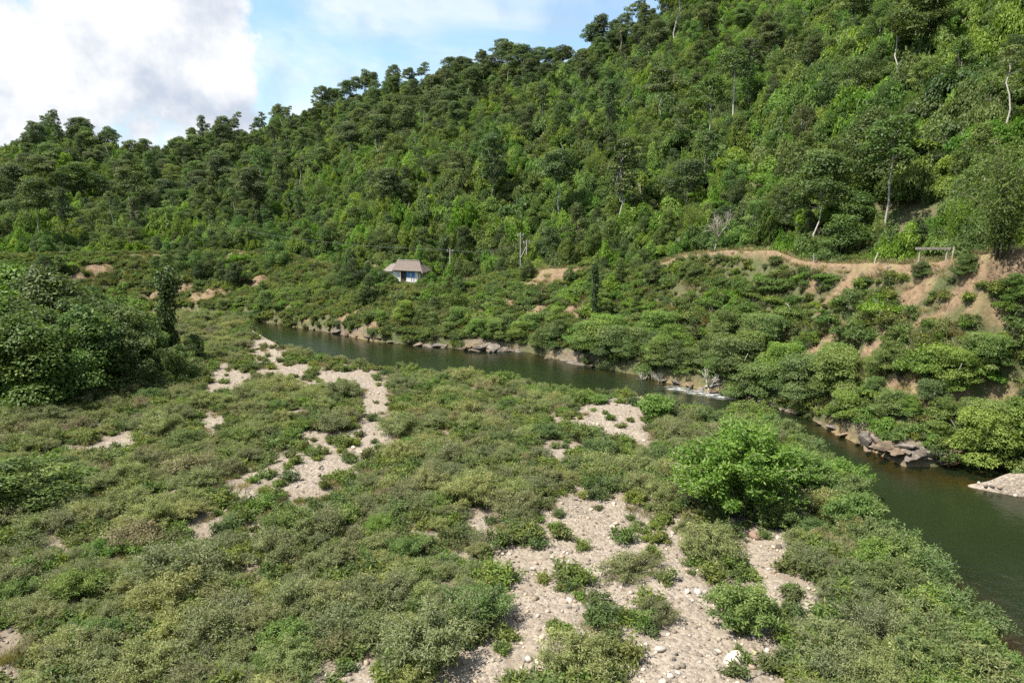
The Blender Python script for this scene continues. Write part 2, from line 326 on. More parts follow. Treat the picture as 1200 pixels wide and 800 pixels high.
def water_build(t):
    co = t.n('ShaderNodeTexCoord').outputs['Object']
    dep = t.attr('depth').outputs['Fac']; foam = t.attr('foam').outputs['Fac']; rip = t.attr('ripple').outputs['Fac']
    w1 = t.noise(t.n('ShaderNodeMapping', {0: co, 3: (0.9, 1.4, 1), 2: (0, 0, 0.6)}).outputs[0], 1.3, 5, 0.6, 0.4)
    w2 = t.noise(co, 7.0, 3, 0.6, 0.3)
    h = t.math('ADD', w1, t.math('MULTIPLY', w2, 0.25))
    bp = t.n('ShaderNodeBump', {'Strength': t.rng(rip, 0, 1, 0.08, 0.6), 'Distance': 0.3, 'Height': h}).outputs[0]
    murk = t.mix(t.noise(co, 0.12, 3), (0.008, 0.014, 0.0055), (0.013, 0.019, 0.008))
    body = t.n('ShaderNodeBsdfDiffuse', {0: murk}).outputs[0]
    clear = t.n('ShaderNodeBsdfTransparent', {0: (0.52, 0.42, 0.22, 1)}).outputs[0]
    under = t.n('ShaderNodeMixShader', {0: t.rng(dep, 0.0, 1.0, 0.18, 0.97), 1: clear, 2: body}).outputs[0]
    gl = t.n('ShaderNodeBsdfGlossy', {0: (0.92, 0.95, 0.95, 1), 'Roughness': 0.06, 'Normal': bp}).outputs[0]
    fr = t.n('ShaderNodeFresnel', {0: 1.33, 1: bp}).outputs[0]
    s = t.n('ShaderNodeMixShader', {0: fr, 1: under, 2: gl}).outputs[0]
    fm = t.noise(t.n('ShaderNodeMapping', {0: co, 2: (0, 0, 0.35), 3: (0.5, 2.2, 1)}).outputs[0], 2.2, 5, 0.7, 0.8)
    ff = t.math('MULTIPLY', t.rng(fm, 0.50, 0.64), foam)
    white = t.n('ShaderNodeBsdfDiffuse', {0: (0.78, 0.80, 0.80, 1)}).outputs[0]
    out(t, t.n('ShaderNodeMixShader', {0: ff, 1: s, 2: white}).outputs[0])
M['water'] = material('river_water', water_build)

# ------------------------------------------------------------------ object helpers
def mesh(name, V, Fq, mats, fattr=None, midx=None, smooth=False, vattr=None):
    """V (n,3); Fq (m,4) or (m,3) index array"""
    V = np.asarray(V, np.float32); Fq = np.asarray(Fq, np.int32); k = Fq.shape[1]
    me = bpy.data.meshes.new(name)
    me.vertices.add(len(V)); me.vertices.foreach_set('co', V.ravel())
    me.loops.add(Fq.size); me.loops.foreach_set('vertex_index', Fq.ravel())
    me.polygons.add(len(Fq)); me.polygons.foreach_set('loop_start', np.arange(0, Fq.size, k, dtype=np.int32))
    me.polygons.foreach_set('loop_total', np.full(len(Fq), k, np.int32))
    for m in mats: me.materials.append(m)
    if midx is not None: me.polygons.foreach_set('material_index', np.asarray(midx, np.int32))
    me.polygons.foreach_set('use_smooth', np.full(len(Fq), smooth))
    for nm, d in (fattr or {}).items():
        me.attributes.new(nm, 'FLOAT', 'FACE').data.foreach_set('value', np.asarray(d, np.float32))
    for nm, d in (vattr or {}).items():
        me.attributes.new(nm, 'FLOAT', 'POINT').data.foreach_set('value', np.asarray(d, np.float32))
    me.update(calc_edges=True); me.validate(verbose=False)
    return me
def obj(name, me, parent=None):
    o = bpy.data.objects.new(name, me); col.objects.link(o); o.parent = parent; return o
def tag(o, label=None, cat=None, group=None, kind=None):
    for k, v in (('label', label), ('category', cat), ('group', group), ('kind', kind)):
        if v: o[k] = v
    return o
def empty(name, loc, rz=0, s=1.0):
    o = bpy.data.objects.new(name, None); col.objects.link(o); o.location = loc; o.rotation_euler = (0, 0, rz); o.empty_display_size = 0.3
    o.scale = (s, s, s) if np.isscalar(s) else s
    return o
def tube(path, rad, sides=6):
    path = np.asarray(path, float); n = len(path); rad = np.broadcast_to(rad, n)
    d = np.gradient(path, axis=0); d /= np.linalg.norm(d, axis=1)[:, None]+1e-9
    ref = np.where(abs(d[:, 2:3]) > 0.9, [[1., 0, 0]], [[0, 0, 1.]])
    a = np.cross(d, ref); a /= np.linalg.norm(a, axis=1)[:, None]+1e-9; b = np.cross(d, a)
    th = np.linspace(0, 2*math.pi, sides, endpoint=False)
    V = path[:, None]+rad[:, None, None]*(np.cos(th)[None, :, None]*a[:, None]+np.sin(th)[None, :, None]*b[:, None])
    V = V.reshape(-1, 3); Fq = []
    i = np.arange(n-1)[:, None]*sides; j = np.arange(sides)[None]; j2 = (j+1) % sides
    Fq = np.stack([i+j, i+j2, i+sides+j2, i+sides+j], -1).reshape(-1, 4)
    if sides == 4: Fq = np.vstack([Fq, [[3, 2, 1, 0]], [[(n-1)*4+k for k in range(4)]]])
    elif sides == 6:
        e = (n-1)*6; Fq = np.vstack([Fq, [[3, 2, 1, 0]], [[5, 4, 3, 0]], [[e, e+1, e+2, e+3]], [[e, e+3, e+4, e+5]]])
    return V, Fq
def join(parts):
    Vs, Fs, o = [], [], 0
    for V, Fq in parts: Vs.append(V); Fs.append(np.asarray(Fq)+o); o += len(V)
    return np.vstack(Vs), np.vstack(Fs)
def box(x0, x1, y0, y1, z0, z1):
    V = np.array([(x, y, z) for z in (z0, z1) for y in (y0, y1) for x in (x0, x1)], float)
    return V, np.array([(0, 2, 3, 1), (4, 5, 7, 6), (0, 1, 5, 4), (2, 6, 7, 3), (0, 4, 6, 2), (1, 3, 7, 5)])
def unit(v): return v/(np.linalg.norm(v, axis=-1, keepdims=True)+1e-9)
def leaf_quads(P, N, T, L, W, bend=0.0):
    """diamond leaves at P, facing N, pointing along T"""
    N = unit(N); T = unit(T-N*np.sum(T*N, -1, keepdims=True)); B = np.cross(N, T)
    L = np.asarray(L)[:, None]; W = np.asarray(W)[:, None]
    mid = P+T*L*0.45+N*(bend*L)
    V = np.stack([P, mid+B*W*0.5, P+T*L, mid-B*W*0.5], 1).reshape(-1, 3)
    return V, np.arange(len(V)).reshape(-1, 4)

# ------------------------------------------------------------------ the setting: ground and water
azs = np.concatenate([np.radians(np.linspace(-180, -56, 32))[:-1], np.radians(np.linspace(-56, 56, 760)), np.radians(np.linspace(56, 180, 32))[1:]])
rs = np.concatenate([[0.0, 4, 8, 11], np.geomspace(13, 165, 520), np.geomspace(168, 460, 80), [500, 560, 640, 760, 900, 1200, 1500, 2500]])
AA, RR = np.meshgrid(azs, rs, indexing='ij')
gx, gy = RR*np.sin(AA), RR*np.cos(AA); gz = ground_z(gx, gy)
gm, em, rm, bm_, ctx = masks(gx, gy)
a_, r_, n_, f_, c_, g_, px_ = ctx
na, nr = AA.shape
i = (np.arange(na-1)[:, None]*nr+np.arange(nr-1)[None]).ravel()
GF = np.stack([i, i+nr, i+nr+1, i+1], -1)
ground = obj('ground', mesh('ground', np.stack([gx, gy, gz], -1).reshape(-1, 3), GF, [M['ground']], smooth=True,
     vattr={'gravel': gm.ravel(), 'earth': em.ravel(), 'rock': rm.ravel(), 'bed': bm_.ravel(), 'bar': ((r_ < n_+1)*1.0).ravel()}))
tag(ground, 'valley ground with pale gravel bar, earth banks and forested hillside', kind='structure')
# water: polar strip covering the river
wa = np.radians(np.linspace(-80, 124, 700)); wt = np.linspace(0, 1, 40)
wn, wf = knots(wa)[:2]; WA, WT = np.meshgrid(wa, wt, indexing='ij')
WR = (wn-4)[:, None]*(1-WT)+(wf+3)[:, None]*WT
wx, wy = WR*np.sin(WA), WR*np.cos(WA)
wd = np.clip(-ground_z(wx, wy)/1.15, 0, 1)
rx, ry = hit(828, 460); rx2, ry2 = hit(790, 456)
def seg_d(x, y, x0, y0, x1, y1):
    t = np.clip(((x-x0)*(x1-x0)+(y-y0)*(y1-y0))/((x1-x0)**2+(y1-y0)**2), 0, 1)
    return np.hypot(x-x0-t*(x1-x0), y-y0-t*(y1-y0))
e0 = on_z(792, 455, 0); e1 = on_z(850, 465, 0)
fo = np.clip(1.25-seg_d(wx, wy, *e0, *e1)/1.0, 0, 1)*0.9
rp = np.maximum(np.clip(1.3-seg_d(wx, wy, *e0, *e1)/6, 0, 1), np.clip((40-WR)/12, 0, 1))*0.9+0.1
j = (np.arange(len(wa)-1)[:, None]*40+np.arange(39)[None]).ravel()
river = obj('river', mesh('river', np.stack([wx, wy, 0*wx], -1).reshape(-1, 3), np.stack([j, j+40, j+41, j+1], -1), [M['water']], smooth=True,
     vattr={'depth': wd.ravel(), 'foam': fo.ravel(), 'ripple': rp.ravel()}))
tag(river, 'dark green river winding below the wooded bank', kind='structure')

# ------------------------------------------------------------------ plant makers: each returns {'wood': (V,F), 'leaf': (V,F,tint)}
def crown(blobs, rng, dens, size, aspect=0.5, up=0.5, rough=0.55, floor=-0.5, drop=0.25):
    """leaves on the shells of many uneven lobes. blobs: (x,y,z,rx,rz)"""
    Ps, Ns, Ts, tint = [], [], [], []
    for (x, y, z, rx_, rz_) in blobs:
        n = int(dens*rx_*(rx_+rz_)*2) + 10
        d = unit(rng.normal(size=(n*2, 3))); d = d[d[:, 2] > floor-rng.random(len(d))*0.3][:n]; n = len(d)
        rad = 0.62+0.45*rng.random(n)**0.6
        lump = 1+0.22*np.sin(d[:, 0]*4.1+x)*np.sin(d[:, 1]*3.7+y)+0.15*np.sin(d[:, 2]*6+z)
        P = np.array([x, y, z])+d*(rad*lump)[:, None]*np.array([rx_, rx_, rz_])
        Ps.append(P); Ns.append(d*0.7+np.array([0, 0, up])+rng.normal(size=(n, 3))*rough)
        Ts.append(d*0.8+np.array([0, 0, -drop])+rng.normal(size=(n, 3))*0.7)
        tint.append(np.clip(rng.normal(0.5+rng.normal()*0.19, 0.18, n), 0, 1))
    P, N, T, ti = np.vstack(Ps), np.vstack(Ns), np.vstack(Ts), np.concatenate(tint)
    L = size*(0.6+0.8*rng.random(len(P)))
    V, Fq = leaf_quads(P, N, T, L, L*aspect, 0.06)
    return V, Fq, ti
def limb(a, b, r0, r1, rng, n=5, wob=0.12, sides=6):
    a, b = np.array(a, float), np.array(b, float); L = np.linalg.norm(b-a)
    t = np.linspace(0, 1, n)[:, None]; off = rng.normal(size=(n, 3))*wob*L*0.35*np.sin(t*math.pi)
    return tube(a*(1-t)+b*t+off, np.linspace(r0, r1, n), sides)

def make_round(seed, H=11, W=3.8, size=0.40, dens=50, low=0.3, nb=21):
    rng = np.random.default_rng(seed); blobs, wood = [], []
    top = H*0.62
    wood.append(limb((0, 0, -0.8), (rng.normal()*0.3, rng.normal()*0.3, top), 0.024*H, 0.009*H, rng, 6, 0.06))
    for k in range(nb):
        th = k*2.4+rng.random()*0.8; f = (k+0.5)/nb
        zz = H*(low+(0.94-low)*f); prof = math.sin(math.pi*min(1, 0.25+0.75*f)**1.1)**0.7
        rr = W*prof*(0.35+0.55*rng.random()); s = W*(0.20+0.30*rng.random()**1.3)*(1.05-0.25*f)
        c = (rr*math.cos(th), rr*math.sin(th), zz-s*0.5); blobs.append((*c, s, s*(0.62+0.2*rng.random())))
        if k % 2 == 0: wood.append(limb((0, 0, zz*0.55), c, 0.010*H, 0.003*H, rng, 4))
    return dict(wood=join(wood), leaf=crown(blobs, rng, dens, size, aspect=0.62))
def make_tall(seed, H=20, W=4.0, size=0.46, dens=38, nb=9, start=0.62, flat=0.5):
    rng = np.random.default_rng(seed); blobs, wood = [], []
    lean = rng.normal(size=2)*0.9
    wood.append(limb((0, 0, -1), (lean[0], lean[1], H*0.86), 0.0105*H, 0.004*H, rng, 8, 0.05))
    for k in range(nb):
        th = k*2.4+rng.random(); f = (k+0.5)/nb
        zz = H*(start+(0.97-start)*f); rr = W*(0.35+0.65*rng.random())*math.sin(math.pi*(0.28+0.66*f))
        s = W*(0.30+0.24*rng.random())
        c = (lean[0]*f+rr*math.cos(th), lean[1]*f+rr*math.sin(th), zz-s*flat*0.6); blobs.append((*c, s, s*flat))
        wood.append(limb((lean[0]*0.7, lean[1]*0.7, H*(start-0.06)+f*H*0.18), c, 0.0045*H, 0.0018*H, rng, 4))
    return dict(wood=join(wood), leaf=crown(blobs, rng, dens, size, aspect=0.6, up=0.6, floor=-0.2))
def make_column(seed, H=10, W=1.3, size=0.30, dens=85, over=0.0):
    rng = np.random.default_rng(seed); blobs = []
    wood = [limb((0, 0, -0.5), (0.2, 0, H*0.92), 0.2, 0.09, rng, 6, 0.04)]
    nb = int(H*2.0)
    for k in range(nb):
        f = (k+0.5)/nb; th = rng.random()*6.28; rr = W*0.55*rng.random()
        s = W*(0.38+0.5*rng.random())*(1.15 if f > 0.78 else (0.8+0.35*abs(f-0.4)))
        blobs.append((rr*math.cos(th)-over*max(0, f-0.75), rr*math.sin(th), H*f*0.94+0.2, s, s*0.8))
    return dict(wood=join(wood), leaf=crown(blobs, rng, dens, size, aspect=0.7, up=0.15, floor=-1, drop=0.9))
def make_layer(seed, H=4.6, W=3.2, size=0.19, dens=230):
    """low spreading tree with flat fern-like sprays"""
    rng = np.random.default_rng(seed); blobs, wood = [], []
    for s_ in range(3):
        b = rng.normal(size=2)*0.3; wood.append(limb((b[0], b[1], -0.6), (b[0]*4, b[1]*4, H*0.7), 0.10, 0.04, rng, 5))
    for k in range(24):
        th = k*2.4+rng.random(); f = (k+0.5)/24
        rr = W*(1.0-0.6*f**1.5)*(0.25+0.75*rng.random()); s = W*(0.20+0.16*rng.random())
        c = (rr*math.cos(th), rr*math.sin(th), H*(0.18+0.78*f)-0.12*rr); blobs.append((*c, s*(0.8+0.4*rng.random()), s*(0.36+0.25*rng.random())))
        if k % 2: wood.append(limb((0, 0, H*0.3*f+0.3), c, 0.045, 0.015, rng, 4, 0.1, 4))
    return dict(wood=join([w_ for w_ in wood if True]), leaf=crown(blobs, rng, dens, size, aspect=0.48, up=0.7, rough=0.6, floor=-0.5))
def make_mound(seed, W=3.0, H=1.9, size=0.25, dens=175, nb=17, aspect=0.62):
    rng = np.random.default_rng(seed); blobs = []
    for k in range(nb):
        th = k*2.4; rr = W*math.sqrt((k+0.3)/nb); s = W*(0.16+0.24*rng.random()**1.4)
        zz = H*(0.12+0.9*(1-(rr/W)**2)*rng.random()); blobs.append((rr*math.cos(th), rr*math.sin(th), zz, s, s*(0.55+0.3*rng.random())))
    wood = [limb((rng.normal()*0.3, rng.normal()*0.3, -0.3), (rng.normal()*W*0.4, rng.normal()*W*0.4, H*0.8), 0.05, 0.02, rng, 4, 0.15, 4) for _ in range(4)]
    return dict(wood=join(wood), leaf=crown(blobs, rng, dens, size, aspect=aspect, up=0.55, floor=-0.15, drop=0.4))
def make_shrub(seed, W=1.25, H=1.25, nst=60, nl=150, L=0.088, asp=0.32, rad=0.011, spread=1.0, bare=0.3, droop=0.12, tuft=0.17):
    """many fanning stems, each clothed in narrow leaves"""
    rng = np.random.default_rng(seed); wood, P, N, T, ti = [], [], [], [], []
    for k in range(nst):
        th = rng.random()*6.283; e = rng.random()**0.65*spread
        b = np.array([math.cos(th), math.sin(th), 0])*W*0.28*rng.random(); b[2] = -0.1
        hh = H*(0.55+0.5*rng.random())*(1.0-0.42*e*e)
        tip = np.array([math.cos(th)*W*e+rng.normal()*0.1, math.sin(th)*W*e+rng.normal()*0.1, hh])
        t = np.linspace(0, 1, 5)[:, None]; path = b*(1-t)+tip*t+np.array([0, 0, 1])*(np.sin(t*math.pi)*hh*(0.15+droop*e))+rng.normal(size=(5, 3))*0.03*W
        wood.append(tube(path, np.linspace(rad, rad*0.35, 5), 4))
        s = bare+(1-bare)*rng.random(nl)**0.6
        q = np.stack([np.interp(s, t[:, 0], path[:, c]) for c in range(3)], -1)
        side = unit(rng.normal(size=(nl, 3)))*(W*tuft*(0.2+rng.random(nl)))[:, None]*np.array([1, 1, 0.75])
        q = q+side; q[:, 2] = np.maximum(q[:, 2], 0.02)
        P.append(q); N.append(unit(rng.normal(size=(nl, 3))*0.7+np.array([0, 0, 0.8])+unit(side)*0.3)); T.append(unit(side)+rng.normal(size=(nl, 3))*0.5+np.array([0, 0, 0.15]))
        ti.append(np.clip(rng.normal(0.45+rng.normal()*0.17, 0.18, nl)+0.25*(s-0.6), 0, 1))
    P, N, T, ti = map(np.concatenate, (P, N, T, ti)); LL = L*(0.6+0.8*rng.random(len(P)))
    V, Fq = leaf_quads(P, N, T, LL, LL*asp, 0.04)
    return dict(wood=join(wood), leaf=(V, Fq, ti))
def make_tuft(seed, n=130, L=0.55, W=0.02, spread=0.35):
    rng = np.random.default_rng(seed); th = rng.random(n)*6.283; e = rng.random(n)*spread
    P = np.stack([np.cos(th)*e, np.sin(th)*e, 0*e-0.03], -1)
    T = np.stack([np.cos(th)*(0.3+0.6*rng.random(n)), np.sin(th)*(0.3+0.6*rng.random(n)), 0.6+0.7*rng.random(n)], -1)
    LL = L*(0.5+0.7*rng.random(n)); V, Fq = leaf_quads(P, np.cross(T, rng.normal(size=(n, 3))), T, LL, np.full(n, W), 0.05)
    return dict(wood=tube([(0, 0, -0.05), (0, 0, 0.1)], [0.01, 0.005], 4), leaf=(V, Fq, np.clip(rng.normal(0.5, 0.22, n), 0, 1)))
def make_bamboo(seed, H=9, nst=26, size=0.24):
    rng = np.random.default_rng(seed); wood, P, N, T, ti = [], [], [], [], []
    for k in range(nst):
        th = rng.random()*6.283; e = rng.random(); t = np.linspace(0, 1, 9)[:, None]; hh = H*(0.65+0.4*rng.random())
        d = np.array([math.cos(th), math.sin(th), 0]); path = d*0.5*e+t**2.4*d*H*0.42*e+np.array([0, 0, 1])*(t*hh-t**4*hh*0.28*e)
        wood.append(tube(path, np.linspace(0.05, 0.012, 9), 4)); nl = 400; s = 0.15+0.85*rng.random(nl)
        q = np.stack([np.interp(s, t[:, 0], path[:, c]) for c in range(3)], -1)+rng.normal(size=(nl, 3))*0.42*(0.4+s)[:, None]
        P.append(q); N.append(rng.normal(size=(nl, 3))+np.array([0, 0, 0.7])); T.append(rng.normal(size=(nl, 3))*0.5+d*0.5+np.array([0, 0, -0.6])); ti.append(np.clip(rng.normal(0.55, 0.2, nl), 0, 1))
    P, N, T, ti = map(np.concatenate, (P, N, T, ti)); LL = size*(0.6+0.8*rng.random(len(P)))
    V, Fq = leaf_quads(P, N, T, LL, LL*0.3, 0.04); return dict(wood=join(wood), leaf=(V, Fq, ti))
def make_bare(seed, H=6, depth=4, r0=0.13):
    rng = np.random.default_rng(seed); parts = []
    def go(p, d, L, r, k):
        q = p+d*L; parts.append(limb(p, q, r, r*0.62, rng, 4, 0.12, 6 if k > 2 else 4))
        if k == 0: return
        for _ in range(4 if k > 1 else 3):
            nd = unit(d+rng.normal(size=3)*0.42+np.array([0, 0, 0.16])); go(q-d*L*0.45*rng.random(), nd, L*(0.62+0.2*rng.random()), r*0.6, k-1)
    go(np.array([0, 0, -0.3]), np.array([0.05, 0, 1.0]), H*0.34, r0, depth)
    q = [x for x in parts]; m4 = [x for x in q]
    return dict(wood=join(m4), leaf=None)

class Kind:
    """variants of one plant: separate part meshes for individuals, merged meshes for the mass"""
    def __init__(s, nm, protos, leaf, wood, wood_name, leaf_name):
        s.nm, s.wn, s.ln = nm, wood_name, leaf_name; s.wood, s.leaf, s.whole = [], [], []
        for k, p in enumerate(protos):
            V, Fq = p['wood']; s.wood.append(mesh(f'{nm}_{wood_name}', V, Fq, [M[wood]], smooth=True))
            if p['leaf'] is None: s.leaf.append(None); continue
            LV, LF, ti = p['leaf']; leaf_ = p.get('mat', leaf); s.leaf.append(mesh(f'{nm}_{leaf_name}', LV, LF, [M[leaf_]], {'tint': ti}))
            s.whole.append(mesh(f'{nm}_whole', np.vstack([LV, V]), np.vstack([LF, Fq+len(LV)]), [M[leaf_], M[wood]],
                                {'tint': np.concatenate([ti, np.zeros(len(Fq))])}, np.concatenate([np.zeros(len(LF)), np.ones(len(Fq))])))
    def put(s, name, v, loc, rz, sc_, label, cat, group=None):
        v %= len(s.wood); e = empty(name, loc, rz, sc_); tag(e, label, cat, group)
        obj(s.wn, s.wood[v], e)
        if s.leaf[v] is not None: obj(s.ln, s.leaf[v], e)
        return e
def rep(f, seeds, **kw): return [f(s_, **kw) for s_ in seeds]
K_tall = Kind('tall_tree', [make_tall(1, W=4.6, nb=13, flat=0.6), make_tall(2, W=3.6, nb=10, start=0.66, flat=0.6), make_tall(3, W=5.4, nb=17, start=0.5, flat=0.6), make_tall(4, W=3.4, nb=14, start=0.4, flat=0.75), make_tall(5, W=4.8, nb=11, start=0.68, flat=0.45),
                            make_tall(6, W=2.6, nb=7, start=0.72)], 'ridge', 'pale_bark', 'trunk', 'crown')
K_round = Kind('round_tree', [make_round(11), make_round(12, W=3.2, H=12), make_round(13, W=4.4, nb=18), make_round(14, W=3.6, H=10, nb=12), make_round(15, W=4.0, H=13, nb=20, low=0.22)], 'tree', 'bark', 'trunk', 'crown')
K_near = Kind('near_tree', [make_round(16, size=0.27, dens=100), make_round(17, W=4.4, size=0.26, dens=95, nb=18, low=0.15), make_round(18, W=3.4, H=12, size=0.27, dens=100, low=0.12, nb=18), make_round(19, H=10, W=4.0, size=0.25, dens=105, low=0.1, nb=20)], 'tree', 'bark', 'trunk', 'crown')
K_col = Kind('vine_tree', [make_column(21, over=1.0), make_column(22, H=8, W=1.6), make_column(23, H=9, W=1.1)], 'column', 'bark', 'trunk', 'crown')
K_broad = Kind('broad_tree', [make_round(31, H=9, W=4.0, size=0.24, dens=130, low=0.06, nb=26), make_round(32, H=8, W=4.2, size=0.24, dens=130, low=0.05, nb=24), make_round(33, H=9.5, W=3.6, size=0.24, dens=130, low=0.08, nb=26)],
               'broad', 'bark', 'trunk', 'crown')
K_layer = Kind('layer_tree', rep(make_layer, (41, 42, 43, 44)), 'layer', 'bark', 'trunk', 'crown')
K_flat = Kind('flat_tree', [make_layer(45, H=11, W=4.8, size=0.34, dens=60), make_layer(46, H=12.5, W=4.2, size=0.34, dens=60)], 'flat', 'pale_bark', 'trunk', 'crown')
K_mound = Kind('creeper', rep(make_mound, (51, 52, 53, 54)), 'vine', 'twig', 'stem', 'foliage')
K_small = Kind('small_creeper', rep(make_mound, (55, 56, 57), W=1.5, H=1.0, size=0.17, dens=260, nb=14), 'vine', 'twig', 'stem', 'foliage')
K_shrub = Kind('shrub', [make_shrub(61, tuft=0.12), make_shrub(62, W=1.1, H=1.0, tuft=0.13), make_shrub(63, W=1.4, H=1.35, nst=58, tuft=0.11), make_shrub(64, W=1.2, H=1.15, bare=0.2, tuft=0.13), make_shrub(65, W=1.0, H=1.35, nst=52, nl=80, bare=0.45), make_shrub(66, W=1.2, H=1.1, nst=66, nl=55, bare=0.5), make_shrub(67, W=1.3, H=0.8, nst=60, nl=90, bare=0.3),
     dict(make_shrub(68, W=1.1, H=1.0, nst=60, nl=60, bare=0.4), mat='dryleaf'), dict(make_shrub(69, W=1.1, H=1.2, nst=60, nl=150, tuft=0.12), mat='greenleaf'), dict(make_shrub(70, W=1.3, H=1.0, nst=60, nl=150, tuft=0.12, L=0.11), mat='greenleaf')], 'shrub', 'twig', 'stem', 'foliage')
K_bush = Kind('river_bush', [make_shrub(71, W=1.9, H=2.5, nst=62, nl=140, L=0.17, asp=0.34, rad=0.022, bare=0.3, tuft=0.11), make_shrub(72, W=1.7, H=2.2, nst=56, nl=140, L=0.16, asp=0.34, rad=0.02, bare=0.35, tuft=0.11), make_shrub(73, W=2.2, H=2.4, nst=70, nl=130, L=0.17, asp=0.32, rad=0.022, bare=0.35, tuft=0.10)],
              'bush', 'twig', 'stem', 'foliage')
K_bright = Kind('bright_bush', [make_shrub(81, W=3.1, H=4.4, nst=200, nl=190, L=0.17, asp=0.45, rad=0.03, bare=0.15, tuft=0.085), make_shrub(82, W=1.4, H=1.9, nst=60, nl=110, L=0.2, asp=0.42, rad=0.02, bare=0.15)], 'bright', 'twig', 'stem', 'foliage')
K_weed = Kind('weed', [make_shrub(91, W=0.55, H=0.5, nst=16, nl=45, L=0.15, asp=0.34, rad=0.006, bare=0.1), make_shrub(92, W=0.6, H=0.65, nst=16, nl=45, L=0.17, asp=0.3, rad=0.006, bare=0.1), make_shrub(93, W=0.5, H=0.35, nst=14, nl=40, L=0.12, asp=0.4, rad=0.005, bare=0.1)],
              'weed', 'twig', 'stem', 'foliage')
K_straw = Kind('dry_grass', rep(make_tuft, (101, 102, 103)), 'straw', 'twig', 'stem', 'blades')
K_bamboo = Kind('bamboo', rep(make_bamboo, (111, 112)), 'vine', 'bark', 'stem', 'foliage')
K_bare = Kind('bare_tree', [make_bare(121, H=6.5, depth=4, r0=0.09), make_bare(122, H=3.2, depth=3, r0=0.07)], 'tree', 'pale_bark', 'trunk', 'crown')
K_cream = Kind('cream_bush', [make_mound(131, W=1.1, H=1.0, size=0.22, dens=50, nb=9)], 'cream', 'twig', 'stem', 'foliage')
K_yellow = Kind('yellow_bush', [make_mound(132, W=1.1, H=1.0, size=0.22, dens=50, nb=9)], 'yellow', 'twig', 'stem', 'foliage')

def gn_scatter(name, pts, rot, scl, idx, meshes, label, cat):
    pts = np.asarray(pts, np.float32)
    me = bpy.data.meshes.new(name); me.vertices.add(len(pts)); me.vertices.foreach_set('co', pts.ravel())
    me.attributes.new('rot', 'FLOAT_VECTOR', 'POINT').data.foreach_set('vector', np.asarray(rot, np.float32).ravel())
    me.attributes.new('scl', 'FLOAT_VECTOR', 'POINT').data.foreach_set('vector', np.asarray(scl, np.float32).ravel())
    me.attributes.new('idx', 'INT', 'POINT').data.foreach_set('value', np.asarray(idx, np.int32))
    o = obj(name, me); tag(o, label, cat, kind='stuff')
    pc = bpy.data.collections.new(name+'_sources')
    for k, m in enumerate(meshes): pc.objects.link(bpy.data.objects.new(f'{name}_source_{k:02d}', m))
    ng = bpy.data.node_groups.new(name, 'GeometryNodeTree')
    ng.interface.new_socket('Geometry', in_out='INPUT', socket_type='NodeSocketGeometry'); ng.interface.new_socket('Geometry', in_out='OUTPUT', socket_type='NodeSocketGeometry')
    N, L = ng.nodes.new, ng.links.new
    gi, go = N('NodeGroupInput'), N('NodeGroupOutput'); ci = N('GeometryNodeCollectionInfo'); ci.inputs[0].default_value = pc; ci.inputs[1].default_value = True; ci.inputs[2].default_value = True
    ip = N('GeometryNodeInstanceOnPoints'); L(gi.outputs[0], ip.inputs['Points']); L(ci.outputs[0], ip.inputs['Instance']); ip.inputs['Pick Instance'].default_value = True
    for an_, typ, sock in (('rot', 'FLOAT_VECTOR', 'Rotation'), ('scl', 'FLOAT_VECTOR', 'Scale'), ('idx', 'INT', 'Instance Index')):
        na_ = N('GeometryNodeInputNamedAttribute'); na_.data_type = typ; na_.inputs[0].default_value = an_
        src = na_.outputs[0]
        if sock == 'Rotation':
            e2r = N('FunctionNodeEulerToRotation'); L(src, e2r.inputs[0]); src = e2r.outputs[0]
        L(src, ip.inputs[sock])
    L(ip.outputs[0], go.inputs[0])
    md = o.modifiers.new('scatter', 'NODES'); md.node_group = ng
    return o
def thin_pts(x, y, d, rng):
    """keep points no closer than d (array)"""
    order = rng.permutation(len(x)); cell = {}; keep = []; cs = float(np.max(d))
    for k in order:
        cx, cy_ = int(x[k]//cs), int(y[k]//cs); ok = True
        for a in (-1, 0, 1):
            for b in (-1, 0, 1):
                for q in cell.get((cx+a, cy_+b), ()):
                    if (x[q]-x[k])**2+(y[q]-y[k])**2 < (0.5*(d[q]+d[k]))**2: ok = False; break
                if not ok: break
            if not ok: break
        if ok: cell.setdefault((cx, cy_), []).append(k); keep.append(k)
    return np.array(keep, int)
def sample(rng, n, a0, a1, r0, r1):
    a = R(a0)+(R(a1)-R(a0))*rng.random(n); r = np.sqrt(r0*r0+(r1*r1-r0*r0)*rng.random(n))
    return r*np.sin(a), r*np.cos(a)
def rot3(rng, n, tilt=0.08): return np.stack([rng.normal(size=n)*tilt, rng.normal(size=n)*tilt, rng.random(n)*6.283], -1)

# ------------------------------------------------------------------ hillside forest
rng = np.random.default_rng(7)
x, y = sample(rng, 60000, -47, 47, 70, 440)
a, r = np.arctan2(x, y), np.hypot(x, y); n, f, c, z_c, g, z_g = knots(a); px = np.interp(a, ac, crest[:, 0], left=-300, right=1300)
t = (r-c-9)/(g-c-9)
dens_n = fbm(x, y, 45, 3, 301)
treed = np.clip(0.28+1.2*(dens_n-0.45)+0.9*np.clip((520-px)/300, 0, 1)+1.6*np.clip((t-0.70)/0.2, 0, 1)-0.25*((px > 620) & (t > 0.12) & (t < 0.66)), 0.2, 1)
ok = (t > 0.0) & (t < 1.08) & (rng.random(len(x)) < treed)
x, y, t, px, r, treed = (q[ok] for q in (x, y, t, px, r, treed))
keep = thin_pts(x, y, 2.3+2.3*rng.random(len(x)), rng)
x, y, t, px, r, treed = (q[keep] for q in (x, y, t, px, r, treed))
m = len(x); u = rng.random(m)
